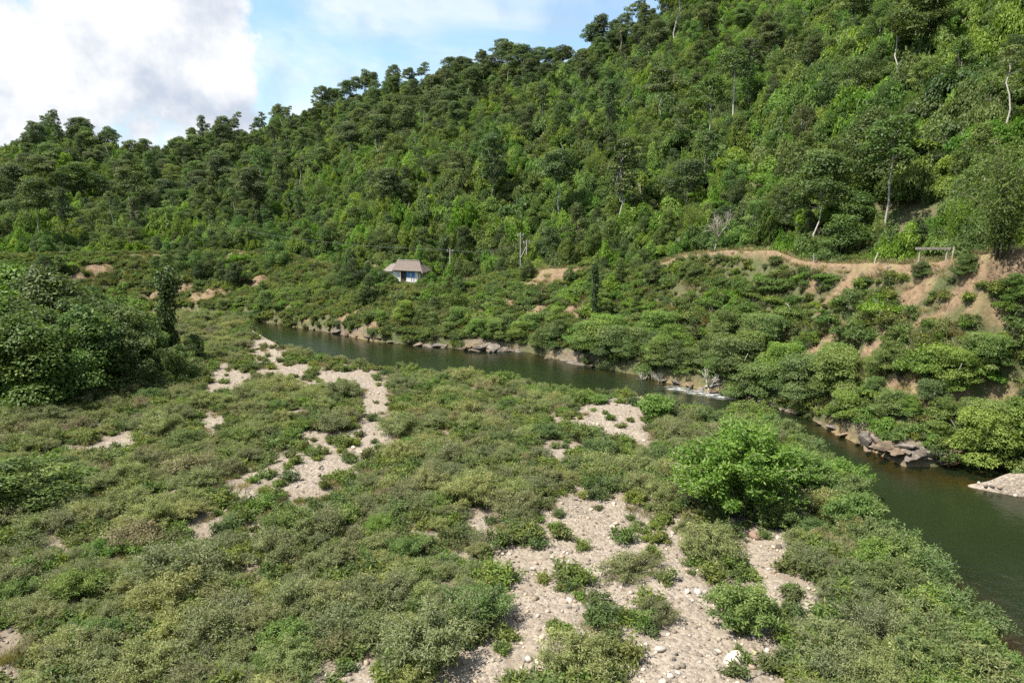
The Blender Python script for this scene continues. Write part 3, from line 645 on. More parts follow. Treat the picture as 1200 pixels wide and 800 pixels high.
tall = (u < np.where(t > 0.85, np.where(px < 380, 0.16, 0.32), np.where(t > 0.3, 0.13, 0.05)))
colu = (~tall) & (rng.random(m) < 0.05)
kind = np.where(tall, 0, np.where(colu, 2, 1))
size = np.where(kind == 0, np.clip(rng.normal(0.60, 0.17, m), 0.32, 1.0), np.clip(rng.normal(0.52, 0.16, m), 0.26, 0.95))
size = size*np.where((kind == 1) & (t < 0.1), 0.75, 1)
zz = ground_z(x, y)
vx, vy = project(x, y, zz+6)
infr = (vx > -20) & (vx < 1220) & (vy > -40)
big_ = np.where(kind == 0, 1.6, 1.0)*size/r*(1+1.2*((t > 0.86) & (t < 1.04)))*(t < 1.05)
score = np.where(infr, big_, 0)
IND = np.zeros(m, bool); IND[np.argsort(-score)[:235]] = True
kk = [K_tall, K_round, K_col, K_near, K_bamboo, K_flat]
kind = np.where((kind == 1) & (r < 205), 3, kind)
spec = rng.random(m); rounded = (kind == 1) | (kind == 3)
kind = np.where(rounded & (spec < 0.10) & (t < 0.6), 4, np.where(rounded & (spec > 0.86), 5, kind))
def zone(px_, t_, k_, s_):
    over = ['above the left clump', 'above the vine-covered column', 'between the column and the house', 'above the house', 'above the power poles', 'above the brown road bank', 'above the dirt mound', 'above the fence posts', 'above the wooden frame'][int(np.searchsorted([130, 260, 400, 520, 640, 760, 930, 1060], px_))]
    sz = 'small' if s_ < 0.58 else ('mid-sized' if s_ < 0.78 else 'large')
    if k_ == 4: a_ = sz+' feathery bamboo clump on the slope'
    elif k_ == 5: a_ = sz+' flat-crowned tree with layered boughs on the slope'
    elif k_ == 2: a_ = sz+' narrow vine-draped tree on the slope'
    elif t_ > 0.84: a_ = sz+(' pale-trunked tree on the ridge top' if k_ == 0 else ' dense round tree on the ridge top')
    elif k_ == 0: a_ = sz+' bare-stemmed tree rising from the slope'
    elif t_ < 0.25: a_ = sz+' bushy tree at the hill foot'
    else: a_ = sz+' round leafy tree midway up the slope'
    return a_+' '+over, a_+' '+over
names = ['tall_tree', 'round_tree', 'vine_draped_tree', 'round_tree', 'bamboo_clump', 'flat_crowned_tree']
for k in np.nonzero(IND)[0]:
    s_ = float(size[k]); lb, gp = zone(px[k], t[k], kind[k], s_); kk[kind[k]].put(names[kind[k]], int(rng.integers(0, 6)), (x[k], y[k], zz[k]-0.3), rng.random()*6.28, (s_*rng.uniform(.85, 1.15), s_*rng.uniform(.85, 1.15), s_), lb, 'bamboo' if kind[k] == 4 else 'tree', gp)
off = np.cumsum([0]+[len(q.whole) for q in kk]); cnt = [len(q.whole) for q in kk]
rest = ~IND; ids = np.array([off[q]+rng.integers(0, cnt[q]) for q in kind[rest]])
sx = size[rest][:, None]*np.stack([rng.uniform(.85, 1.2, rest.sum()), rng.uniform(.85, 1.2, rest.sum()), rng.uniform(.85, 1.1, rest.sum())], -1)
gn_scatter('forest', np.stack([x, y, zz-0.3], -1)[rest], rot3(rng, rest.sum(), 0.05), sx, ids, K_tall.whole+K_round.whole+K_col.whole+K_near.whole+K_bamboo.whole+K_flat.whole, 'dense green rainforest covering the hillside', 'forest')
# creepers over every slope between the trees
x, y = sample(rng, 48000, -48, 48, 60, 445)
a, r = np.arctan2(x, y), np.hypot(x, y); n, f, c, z_c, g, z_g = knots(a); t = (r-c-9)/(g-c-9)
ok = (t > -0.012) & (t < 1.1); x, y, r, t = x[ok], y[ok], r[ok], t[ok]
keep = thin_pts(x, y, np.full(len(x), 1.95), rng); x, y, r, t = x[keep], y[keep], r[keep], t[keep]; m = len(x)
s_ = np.clip(rng.normal(1.0, 0.25, m), 0.5, 1.6)*np.clip(0.72+t*4, 0.72, 1)
gn_scatter('hillside_creepers', np.stack([x, y, ground_z(x, y)-0.15], -1), rot3(rng, m, 0.15), np.stack([s_*rng.uniform(.6, 1.0, m), s_*rng.uniform(.6, 1.0, m), s_*rng.uniform(.8, 2.4, m)], -1), rng.integers(0, 4, m), K_mound.whole,
           'tangle of creepers and undergrowth smothering the hillside', 'undergrowth')

# ------------------------------------------------------------------ far bank: creepers, dry grass, riverside trees
rng = np.random.default_rng(17)
x, y = sample(rng, 52000, -46, 50, 36, 162)
gm, em, rm, bm2, (a, r, n, f, c, g, px) = masks(x, y)
bz = (r > f+0.15) & (r < c+8) & (em+0.7*rm+0.25*(fbm(x, y, 6, 3, 83)-0.4) < 0.35+0.15*rng.random(len(x)))
bz &= ~((r > c-1.2) & (px > 765)) & ~((r > c-2.4) & (px > 772) & (px < 940)) & (np.hypot(x-HX*0.97, y-HY*0.97) > 4.2) & ~((r > c-0.8) & (px > 620) & (px < 700))
x, y, r, c, px = x[bz], y[bz], r[bz], c[bz], px[bz]
keep = thin_pts(x, y, np.full(len(x), 0.98), rng); x, y, r, c, px = x[keep], y[keep], r[keep], c[keep], px[keep]; m = len(x)
s_ = np.clip(rng.normal(0.85, 0.22, m), 0.4, 1.4)*np.clip(0.5+(c-r)/6, 0.45, 1)*np.where(fbm(x, y, 8, 3, 87) > 0.52, 1.0, 0.8)
dry = fbm(x, y, 9, 3, 89)+0.12*(px < 640)*(r < c-4)
lush = dry < 0.57
gn_scatter('bank_creepers', np.stack([x, y, ground_z(x, y)-0.08], -1)[lush], rot3(rng, lush.sum(), 0.2), (s_[:, None]*np.array([1, 1, 1.0]))[lush], rng.integers(0, 3, lush.sum()), K_small.whole,
           'green creepers carpeting the steep far bank', 'creepers')
wd_ = ~lush; q = wd_.sum()
gn_scatter('bank_weeds', np.stack([x, y, ground_z(x, y)-0.05], -1)[wd_], rot3(rng, q, 0.15), (s_[wd_]*1.9)[:, None]*np.ones(3), rng.integers(0, 3, q), K_weed.whole,
           'pale green weeds growing on the far bank slope', 'weeds')
x, y = sample(rng, 60000, -46, 50, 38, 160)
gm, em, rm, bm2, (a, r, n, f, c, g, px) = masks(x, y)
dry = fbm(x, y, 9, 3, 89)
ok = (r > f+1.2) & (r < c+8) & ((em > 0.15) | (dry > 0.50)) & (rng.random(len(x)) < 0.4*np.clip(1.25-em, 0.12, 1))
x, y = x[ok], y[ok]; m = len(x); s_ = rng.uniform(0.6, 1.5, m)
gn_scatter('dry_bank_grass', np.stack([x, y, ground_z(x, y)], -1), rot3(rng, m, 0.15), s_[:, None]*np.array([1.2, 1.2, 0.9]), rng.integers(0, 3, m), K_straw.whole, 'tawny dry grass in patches on the far bank', 'dry grass')

x, y = sample(rng, 60000, -46, 50, 36, 165)
gm, em, rm, bm2, (a, r, n, f, c, g, px) = masks(x, y)
ok = (r > f+0.4) & (r < c+12) & (rng.random(len(x)) < np.clip(1.0-1.25*em-0.6*rm, 0.02, 1)) & ~((r > c-1) & (r < c+5) & (px > 765) & (rng.random(len(x)) > 0.06)) & (np.hypot(x-HX, y-HY) > 3.6)
x, y = x[ok], y[ok]; m = len(x)
gn_scatter('bank_groundcover', np.stack([x, y, ground_z(x, y)-0.03], -1), rot3(rng, m, 0.2), rng.uniform(0.6, 1.35, m)[:, None]*np.ones(3), rng.integers(0, 3, m), K_weed.whole, 'fine weeds filling the gaps on the far bank', 'weeds')
def spot(a, r): return r*math.sin(a), r*math.cos(a)
# spreading trees along the waterline
def spread_label(p_, back, s_):
    lb = '%s feathery spreading tree %s %s' % ('small' if s_ < 0.55 else ('middling' if s_ < 0.7 else 'big'), 'uphill of the waterline trees' if back else 'overhanging the water',
         'by the rock ledge' if p_ < 720 else ('by the dead brush' if p_ < 800 else ('by the rapids' if p_ < 900 else ('left of the rock outcrop' if p_ < 1010 else ('at the rock outcrop' if p_ < 1110 else 'behind the islet')))))
    return lb, 'tree', lb
step = 0
for pxx in np.concatenate([np.concatenate([np.arange(640, 1290, 21), np.arange(742, 900, 17)]), np.arange(648, 1290, 64)]):
    step += 1
    aa = float(np.interp(pxx, far_px[:, 0], af[:len(far_px)]) if pxx < 1200 else az_of(pxx, 540)); kn = knots(np.array([aa])); ff = float(kn[1][0])
    rr = ff+0.6+rng.random()*2.6+(3.4 if step > 41 else 0); xx, yy = spot(aa+rng.normal()*0.008, rr); s_ = rng.uniform(0.42, 0.82)
    if 1010 < pxx < 1110 and rr < ff+3.5: s_ *= 0.6; rr += 2; xx, yy = spot(aa, rr)
    K_layer.put('riverside_tree', int(rng.integers(0, 4)), (xx, yy, float(ground_z(xx, yy))-0.2), rng.random()*6.28, (s_*1.1, s_*1.1, s_), 
                *spread_label(pxx, step > 41, s_))
def below_label(p_, s_):
    lb = '%s green bush at the far waterline %s' % ('small' if s_ < 0.42 else ('middling' if s_ < 0.52 else 'big'), 'where the river bends out of sight' if p_ < 340 else ('by the pale rock strip' if p_ < 450 else ('straight below the power poles' if p_ < 560 else 'above the tan rocks')))
    return lb, 'bush', lb
for pxx in np.arange(250, 640, 15):
    aa = float(np.interp(pxx, far_px[:, 0], af[:len(far_px)])); ff = float(knots(np.array([aa]))[1][0])
    rr = ff+1.2+rng.random()*4.5; xx, yy = spot(aa+rng.normal()*0.006, rr); s_ = rng.uniform(0.32, 0.6)
    if 330 < pxx < 450 and rng.random() < 0.6: continue
    K_layer.put('bank_bush', int(rng.integers(0, 4)), (xx, yy, float(ground_z(xx, yy))-0.15), rng.random()*6.28, (s_*1.1, s_*1.1, s_), *below_label(pxx, s_))
def mound_label(p_, s_):
    lb = '%s creeper-covered mound on the far bank %s' % ('low' if s_ < 0.7 else 'high', 'behind the left clump' if p_ < 200 else ('between the column and the house' if p_ < 480 else ('below the power poles' if p_ < 640 else ('below the brown road bank' if p_ < 770 else ('below the dirt mound' if p_ < 940 else 'below the wooden frame')))))
    return lb, 'bush', lb
for k in range(30):                                # larger bushes scattered over the bank slope
    pxx = rng.uniform(60, 1230); aa = float(az_of(pxx, 370)); kn = knots(np.array([aa])); ff, cc = float(kn[1][0]), float(kn[2][0])
    rr = ff+(cc-ff)*rng.uniform(0.25, 0.86); xx, yy = spot(aa, rr); e_ = masks(np.array([xx]), np.array([yy]))[1][0]
    if e_ > 0.3 or (450 < pxx < 510): continue
    s_ = rng.uniform(0.4, 0.8)
    K_mound.put('creeper_mound', int(rng.integers(0, 4)), (xx, yy, float(ground_z(xx, yy))-0.2), rng.random()*6.28, (s_*0.75, s_*0.75, s_), 
                *mound_label(pxx, s_))

for k in range(64):                                # small trees on the far bank, mostly left of the house
    pxx = rng.uniform(30, 445) if k < 40 else rng.uniform(505, 780); aa = float(az_of(pxx, 320)); kn = knots(np.array([aa])); ff, cc = float(kn[1][0]), float(kn[2][0])
    rr = ff+(cc-ff)*rng.uniform(0.35, 0.95) if k % 3 else cc+rng.uniform(3, 9); xx, yy = spot(aa, rr)
    if masks(np.array([xx]), np.array([yy]))[1][0] > 0.3: continue
    s_ = rng.uniform(0.2, 0.42)*(1.15 if pxx < 445 else 0.8)
    lb = '%s dark bushy tree on the far bank %s' % ('small' if s_ < 0.28 else ('middling' if s_ < 0.38 else 'big'), 'behind the left clump' if pxx < 190 else ('between the column and the river bend' if pxx < 320 else ('just left of the house' if pxx < 445 else ('below the power poles' if pxx < 640 else 'below the brown road bank'))))
    K_near.put('bank_tree', int(rng.integers(0, 4)), (xx, yy, float(ground_z(xx, yy))-0.2), rng.random()*6.28, (s_*rng.uniform(0.9, 1.3), s_*rng.uniform(0.9, 1.3), s_), lb, 'tree', lb)

# ------------------------------------------------------------------ gravel bar shrubs
rng = np.random.default_rng(27)
x, y = sample(rng, 34000, -50, 52, 11, 112)
gm, em, rm, bm2, (a, r, n, f, c, g, px) = masks(x, y)
sp_ = np.clip(splat(GRAVEL, x, y, 0.45)*1.7+(fbm(x, y, 2.4, 4, 91)-0.5)*1.15*(splat(GRAVEL, x, y, 1.2) > 0.02)-0.05, 0, 1)
veg = np.clip(1.1-2.0*sp_-0.9*(fbm(x, y, 2.2, 3, 93) > 0.515), 0.003, 1)
ok = (r < n-0.8) & (rng.random(len(x)) < veg) & (gm < 0.9)
x, y, r, n = x[ok], y[ok], r[ok], n[ok]; d = 0.62+0.85*rng.random(len(x))**1.6
keep = thin_pts(x, y, d, rng); x, y, r, n, d = x[keep], y[keep], r[keep], n[keep], d[keep]; m = len(x)
s_ = d/1.22*rng.uniform(0.7, 1.2, m)*(0.7+0.6*fbm(x, y, 7, 2, 95))*np.where(splat(GRAVEL, x, y, 0.9) > 0.02, 0.72, 1.0); zz = ground_z(x, y)
vx, vy = project(x, y, zz+0.5); infr = (vx > -40) & (vx < 1240) & (vy < 840) & (vy > 0)
score = np.where(infr, s_/r, 0); IND = np.zeros(m, bool); IND[np.argsort(-score)[:300]] = True
LM = [(90, 780, 'in the bottom corner below the dark bush'), (30, 640, 'just below the dark bush at the edge'), (200, 600, 'below the sand patches beside the dark bush'), (250, 780, 'along the bottom edge far from the gravel'), (330, 660, 'midway between the dark bush and the gravel clearing'),
      (420, 780, 'along the bottom edge approaching the gravel'), (480, 680, 'in the thicket left of the gravel clearing'), (560, 560, 'between the sand patches and the gravel clearing'), (640, 790, 'at the bottom edge on the gravel'), (720, 640, 'on the gravel clearing'),
      (760, 560, 'just left of the big bright bush'), (900, 660, 'below the big bright bush'), (950, 780, 'on the bottom edge right of the gravel'), (1080, 760, 'behind the belt of bank bushes')]
SHV = np.array([0, 1, 2, 3, 4, 5, 6, 0, 1, 2, 3, 4, 5, 6, 7, 8, 9])
def shrub_label(vx_, vy_, s_, v_):
    lm = min(LM, key=lambda q: (q[0]-vx_)**2+(q[1]-vy_)**2)[2]
    look = 'thin twiggy' if v_ in (4, 5) else ('flat spreading' if v_ == 6 else ('dry brown' if v_ == 7 else ('fresh green' if v_ > 7 else 'leafy olive')))
    return '%s %s shrub %s' % ('small' if s_ < 0.62 else ('middling' if s_ < 0.85 else 'big'), look, lm)
for k in np.nonzero(IND)[0]:
    v_ = int(rng.choice(SHV)); lb = shrub_label(vx[k], vy[k], s_[k], v_)
    K_shrub.put('olive_shrub', v_, (x[k], y[k], zz[k]), rng.random()*6.28, (s_[k]*1.1, s_[k]*1.1, s_[k]), lb, 'shrub', lb)
rest = ~IND; q = rest.sum()
gn_scatter('shrubbery', np.stack([x, y, zz], -1)[rest], rot3(rng, q, 0.06), s_[rest][:, None]*np.array([1.1, 1.1, 1.0]), rng.choice(SHV, q), K_shrub.whole, 'olive shrub thicket spreading over the gravel bar', 'shrubs')
x, y = sample(rng, 42000, -50, 52, 11, 112)
gm, em, rm, bm2, (a, r, n, f, c, g, px) = masks(x, y)
ok = (r < n-0.3) & (rng.random(len(x)) < np.clip(0.75-0.70*gm, 0.045, 1)*np.clip(45/r, 0.3, 1)); x, y = x[ok], y[ok]; m = len(x)
gn_scatter('weeds', np.stack([x, y, ground_z(x, y)], -1), rot3(rng, m, 0.12), rng.uniform(0.5, 1.25, m)[:, None]*np.ones(3), rng.integers(0, 3, m), K_weed.whole, 'low weeds between the shrubs of the gravel bar', 'weeds')
x, y = sample(rng, 30000, -50, 52, 11, 112)
gm, em, rm, bm2, (a, r, n, f, c, g, px) = masks(x, y)
ok = (r < n-0.3) & (gm < 0.6) & (fbm(x, y, 5, 3, 97) > 0.42) & (rng.random(len(x)) < 0.75); x, y = x[ok], y[ok]; m = len(x)
gn_scatter('dry_grass', np.stack([x, y, ground_z(x, y)], -1), rot3(rng, m, 0.2), rng.uniform(0.4, 0.9, m)[:, None]*np.ones(3), rng.integers(0, 3, m), K_straw.whole, 'dry grass and dead stems among the shrubs', 'dry grass')

# taller bushes along the near bank of the river
def bank_label(p_, t_, s_):
    lb = '%s green willow-like bush %s, %s' % ('small' if s_ < 0.66 else ('middling' if s_ < 0.8 else 'big'), 'at the water\'s edge' if t_ < 0.35 else 'set back from the water', 
         'beside the big bright bush' if p_ < 960 else ('opposite the rock outcrop' if p_ < 1080 else ('opposite the islet' if p_ < 1180 else 'in the bottom corner by the river')))
    return lb, 'bush', lb
for k in range(120):
    pxx = rng.uniform(850, 1330); tt = rng.random()
    aa = float(np.interp(pxx, near_px[:, 0], an[:len(near_px)])) if pxx < 1200 else float(az_of(pxx, 780)); nn = float(knots(np.array([aa]))[0][0])
    rr = nn-0.4-tt*7.0*min(1, (pxx-840)/160); xx, yy = spot(aa, rr)
    if splat(GRAVEL, np.array([xx]), np.array([yy]))[0] > 0.25: continue
    s_ = rng.uniform(0.55, 0.98)*(1.0-0.25*tt)*(0.85 if pxx > 1100 else 1)
    K_bush.put('riverside_bush', int(rng.integers(0, 3)), (xx, yy, float(ground_z(xx, yy))-0.1), rng.random()*6.28, s_, *bank_label(pxx, tt, s_))
for pxx in np.arange(455, 850, 13):                # lower bushes at the far rim of the bar
    if 690 < pxx < 750: continue
    aa = float(np.interp(pxx, near_px[:, 0], an[:len(near_px)])); nn = float(knots(np.array([aa]))[0][0])
    rr = nn-0.9-rng.random()*4; xx, yy = spot(aa, rr); s_ = rng.uniform(0.4, 0.65)
    if splat(GRAVEL, np.array([xx]), np.array([yy]))[0] > 0.3: continue
    K_bush.put('rim_bush', int(rng.integers(0, 3)), (xx, yy, float(ground_z(xx, yy))-0.1), rng.random()*6.28, s_, 'grey-green bush on the far rim of the gravel bar', 'bush', 'bushes on the bar rim')

# single bushes that stand out
def single(K, name, v, p, s, label, cat='bush', dz=-0.1, rz=0.6):
    xx, yy, z_ = at(*p); return K.put(name, v, (xx, yy, z_+dz), rz, s, label, cat)
single(K_bright, 'bright_bush', 0, (866, 600), (1.18, 1.08, 1.12), 'big bright green leafy bush standing out in the middle of the right bank belt')
single(K_bright, 'bright_bush', 0, (935, 580), (0.7, 0.7, 0.62), 'smaller bright green bush against the right flank of the biggest bright bush')
single(K_bush, 'isolated_bush', 2, (820, 560), 0.95, 'grey-green bush leaning on the left flank of the biggest bright bush')
single(K_bush, 'isolated_bush', 1, (905, 615), 0.8, 'leggy bush with bare stems at the right foot of the biggest bright bush')
single(K_bright, 'bright_bush', 1, (768, 490), 1.05, 'small bright green bush beside the white sand by the rapids')
single(K_bright, 'bright_bush', 1, (702, 472), (0.62, 0.62, 0.42), 'tiny bright green clump at the edge of the white sand')
single(K_shrub, 'isolated_shrub', 2, (675, 790), 1.15, 'wide leafy shrub alone on the cobbles at the bottom of the picture')
single(K_shrub, 'isolated_shrub', 0, (770, 727), 0.72, 'small round shrub alone on the gravel right of the wide shrub')
single(K_shrub, 'isolated_shrub', 3, (735, 672), (1.5, 0.9, 0.75), 'low wide shrub lying across the middle of the gravel patch')
single(K_shrub, 'isolated_shrub', 2, (830, 650), 1.15, 'rounded shrub on the upper gravel below the big bright bush')
single(K_bush, 'isolated_bush', 1, (870, 735), 0.85, 'leggy green bush with bare pale twigs right of the cobbles')
single(K_shrub, 'isolated_shrub', 4, (566, 735), 1.1, 'thin brownish shrub on the left edge of the cobbles')
single(K_shrub, 'isolated_shrub', 1, (390, 505), 1.5, 'round dark shrub between the two pale sand patches')
single(K_broad, 'dark_bush', 1, (22, 596), (0.85, 0.75, 0.36), 'broad dark green bush at the left edge of the picture')
single(K_bush, 'isolated_bush', 0, (685, 520), 0.62, 'grey-green bush at the edge of the pale gravel near the rapids')
single(K_broad, 'mound_bush', 0, (1132, 322), (0.26, 0.26, 0.17), 'leafy green bush on the earth mound right of the wooden frame')
single(K_broad, 'mound_bush', 2, (1188, 350), (0.3, 0.3, 0.2), 'leafy green bush on the earth slope at the right edge')
single(K_broad, 'mound_bush', 1, (965, 330), (0.2, 0.2, 0.13), 'small green bush on the earth cut below the fence posts')
single(K_broad, 'mound_bush', 2, (1080, 322), (0.24, 0.24, 0.13), 'small green bush on the earth cut below the wooden frame')
single(K_cream, 'cream_bush', 0, (913, 432), 1.1, 'pale cream flowering bush on the far bank above the rapids')
single(K_yellow, 'yellow_bush', 0, (841, 408), 1.0, 'yellow-tinged bush on the far bank above the overhanging trees')

# ------------------------------------------------------------------ trees of the left clump and other single trees
def by_height(K, name, v, p, ytop, wid, label, group=None, href=None, cat='tree'):
    xx, yy, z_ = at(*p); r_ = math.hypot(xx, yy); H = float(z_at(p[0], ytop, r_))-z_
    s_ = H/href; return K.put(name, v, (xx, yy, z_-0.2), rng.random()*6.28, (s_*wid, s_*wid, s_), label, cat, group)
LC = [(20,462,345,1.0),(62,455,350,1.0),(105,462,362,0.95),(140,445,352,0.9),(35,425,322,1.0),(90,420,338,1.0),(150,425,345,0.8),(5,440,318,1.1),(120,410,345,0.9),(175,440,380,0.9),(212,445,398,0.85),
      (-40,470,330,1.1),(-60,430,315,1.1),(60,400,322,1.0),(10,395,312,1.0),(228,425,392,0.8),(75,472,395,0.9),(-5,476,380,0.9),(30,475,365,1.1),(95,445,335,1.1),(60,435,318,1.1),(20,405,306,1.2),(150,455,372,1.0),(190,420,372,0.9),(-30,400,300,1.2),(110,385,330,1.0)]
def clump_label(p_, y_):
    lb = '%s leafy tree in the %s part of the dark clump by the vine-covered column' % ('tall' if y_ < 335 else ('mid-height' if y_ < 365 else 'low'), 'outermost left' if p_ < 40 else ('middle' if p_ < 125 else 'right-hand'))
    return lb, lb
for k, (pxx, pyy, yt, wd2) in enumerate(LC):
    by_height(K_broad, 'leafy_tree', k, (pxx, pyy), yt-4, wd2*1.15, *clump_label(pxx, yt), 8.6)
by_height(K_col, 'vine_covered_tree', 0, (200, 425), 312, 0.92, 'dark vine-covered column of a dead tree beside the left clump', None, 9.6)
by_height(K_col, 'vine_covered_tree', 2, (697, 374), 308, 0.7, 'slim vine-covered tree trunk on the far bank right of the power poles', None, 8.6)
def hill_single(K, name, v, p, H, s, label, cat='tree'):
    xx, yy, z_ = at(*p); return K.put(name, v, (xx, yy, z_-0.3), 1.0, (H*s, H*s, H), label, cat)
aB = float(az_of(840, 270)); rB = float(knots(np.array([aB]))[2][0])+5.5; xB, yB = rB*math.sin(aB), rB*math.cos(aB)
K_bare.put('bare_tree', 0, (xB, yB, float(ground_z(xB, yB))), 0.6, 0.95, 'leafless grey tree behind the dirt mound of the road', 'tree')
hill_single(K_tall, 'tall_tree', 1, (828, 192), 0.75, 1.1, 'white-trunked tree with small crown on the open right slope')
hill_single(K_tall, 'tall_tree', 5, (1052, 105), 0.5, 1.2, 'bright-crowned tree with twin white trunks high on the right slope')
hill_single(K_tall, 'tall_tree', 2, (1066, 92), 0.62, 1.15, 'big spreading yellow-green crown high on the right slope')
hill_single(K_near, 'round_tree', 1, (1018, 232), 0.95, 1.1, 'large dark spreading tree on the lower right slope')
hill_single(K_tall, 'tall_tree', 3, (578, 247), 0.75, 1.1, 'tall tree with a long white trunk low on the centre slope')
hill_single(K_tall, 'tall_tree', 2, (705, 55), 1.05, 1.15, 'broad-crowned tree at the highest visible part of the skyline')
hill_single(K_tall, 'tall_tree', 0, (738, 52), 1.2, 1.2, 'tallest umbrella-crowned tree on the skyline')
hill_single(K_tall, 'tall_tree', 4, (789, 60), 1.25, 1.2, 'tree with forked pale trunk where the hill leaves the frame')
hill_single(K_bamboo, 'bamboo_clump', 0, (1172, 300), 1.0, 1.15, 'arching bright bamboo clump behind the road at the right edge', 'bamboo')
hill_single(K_bamboo, 'bamboo_clump', 1, (1120, 300), 0.62, 1.1, 'small feathery bamboo clump behind the wooden frame', 'bamboo')
hill_single(K_near, 'round_tree', 3, (1000, 285), 0.6, 1.5, 'blue-green spreading tree behind the fence posts of the road')
hill_single(K_near, 'round_tree', 2, (675, 300), 0.75, 0.9, 'dark upright tree behind the brown road bank')

# ------------------------------------------------------------------ house
hx, hy, hz = at(479, 333); hz += 0.5
house = tag(empty('house', (hx, hy, hz), R(-14)), 'small white and blue house with grey thatched roof above the river', 'house')
def bpart(name, parts, mat, parent): return obj(name, mesh(name, *join(parts), [M[mat]]), parent)
bpart('floor_slab', [box(-3.3, 2.6, -2.1, 2.0, -1.2, 0.12)], 'concrete', house)
bpart('wall', [box(-2.2, -0.75, -1.55, -1.43, 0.12, 2.0), box(0.25, 2.3, -1.55, -1.43, 0.12, 0.75), box(1.75, 2.3, -1.552, -1.428, 0.75, 2.0), box(0.25, 1.75, -1.552, -1.428, 1.75, 2.0), box(-0.75, 0.25, -1.55, -1.43, 1.86, 2.0)], 'white', house).name = 'front_wall'
bpart('side_wall', [box(2.18, 2.298, -1.42, 1.6, 0.12, 2.0), box(-2.198, -2.08, -1.42, 1.6, 0.12, 2.0)], 'white', house)
bpart('back_wall', [box(-2.2, 2.3, 1.602, 1.7, 0.12, 2.0)], 'white', house)
bpart('blue_panel', [box(0.3, 1.7, -1.50, -1.44, 0.76, 1.74)], 'blue', house)
bpart('door_opening', [box(-0.74, 0.24, -1.47, -1.43, 0.12, 1.85)], 'dark', house)  # dark sheet painted for the shade inside the open doorway
g_ = np.array([(2.24, -1.5, 2.0), (2.24, 1.65, 2.0), (2.24, 0.05, 3.15), (2.30, -1.5, 2.0), (2.30, 1.65, 2.0), (2.30, 0.05, 3.15)])
obj('gable', mesh('gable', g_, [(0, 1, 2, 2), (3, 4, 5, 5)] and np.array([(0, 1, 2), (3, 5, 4)]), [M['dark']]), house)  # dark colour carries the shade under the roof end
def slab(p, th):                                    # thick roof plane from 4 corners
    p = np.array(p, float); nrm = np.cross(p[1]-p[0], p[3]-p[0]); nrm /= np.linalg.norm(nrm)
    return np.vstack([p, p-nrm*th]), np.array([(0, 1, 2, 3), (7, 6, 5, 4), (0, 4, 5, 1), (1, 5, 6, 2), (2, 6, 7, 3), (3, 7, 4, 0)])
bpart('roof_front', [slab([(-2.0, -1.95, 1.9), (3.2, -2.0, 1.75), (1.9, 0, 3.32), (-1.8, 0, 3.38)], 0.16)], 'thatch', house)
bpart('roof_back', [slab([(1.9, 0.02, 3.30), (3.2, 2.2, 1.7), (-2.2, 2.2, 1.7), (-1.8, 0.02, 3.36)], 0.16)], 'thatch', house)
bpart('roof_hip', [slab([(3.32, -2.3, 1.53), (3.22, 2.2, 1.66), (1.93, 0.05, 3.26), (1.93, -0.05, 3.26)], 0.12)], 'thatch', house)
bpart('ridge_cap', [tube([(-1.85, 0, 3.38), (0.1, 0, 3.34), (1.95, 0, 3.32)], [0.11, 0.12, 0.11], 6)], 'thatch', house)
bpart('annex_roof', [slab([(-4.0, -1.7, 1.55), (-1.95, -1.75, 1.7), (-2.1, 0.1, 2.85), (-3.0, 0.1, 2.75)], 0.14), slab([(-3.0, 0.12, 2.74), (-2.1, 0.12, 2.84), (-2.0, 1.9, 1.7), (-3.9, 1.9, 1.6)], 0.14)], 'thatch', house)
for (qx, qy) in ((-3.6, -1.45), (-2.3, -1.65), (-0.6, -1.8), (1.2, -1.8), (2.7, -1.8)):
    bpart('post', [tube([(qx, qy, -0.6), (qx, qy, 1.75)], [0.06, 0.06], 6)], 'grey_wood', house)
for (pxx, pyy, s_) in ((464, 336, 0.2), (459, 335, 0.26), (492, 337, 0.17), (450, 334, 0.32), (498, 337, 0.22), (506, 335, 0.28), (438, 336, 0.34)):
    single(K_broad, 'garden_bush', int(pxx) % 3, (pxx, pyy), s_*0.9, 'dark leafy bush pressed against the front of the house', 'bush')['group'] = 'bushes round the house'

# ------------------------------------------------------------------ power poles and wires
def pole(p, ytop, label, brace=None):
    xx, yy, z_ = at(*p); H = float(z_at(p[0], ytop, math.hypot(xx, yy)))-z_
    e = tag(empty('power_pole', (xx, yy, z_)), label, 'pole', 'power poles above the house')
    obj('shaft', mesh('shaft', *tube([(0, 0, -0.6), (0, 0, H*0.5), (0, 0, H)], [0.13, 0.11, 0.085], 8), [M['concrete']], smooth=True), e)
    obj('crossarm', mesh('crossarm', *box(-0.5, 0.5, -0.04, 0.04, H-0.52, H-0.44), [M['grey_wood']]), e)
    for q in (-0.45, 0, 0.45):
        obj('insulator', mesh('insulator', *tube([(q, 0, H-0.43), (q, 0, H-0.33), (q, 0, H-0.22)], [0.03, 0.07, 0.04], 6), [M['white']]), e)
    if brace: obj('brace', mesh('brace', *tube([(-0.05, 0, H*0.78), (-brace, 0.1, H*0.45)], [0.06, 0.06], 4), [M['grey_wood']]), e)
    return np.array([xx, yy, z_+H-0.22])
p1 = pole((528, 329), 291, 'grey concrete power pole standing just right of the house')
p2 = pole((610, 318), 272, 'thinner rear pole of the paired power poles right of the house')
p3 = pole((617, 319), 281, 'front pole of the paired power poles with diagonal brace', 0.9)
p0 = np.array([p1[0]-46, p1[1]+26, p1[2]+3.2]); p4 = np.array([p3[0]+60, p3[1]-8, p3[2]+7])
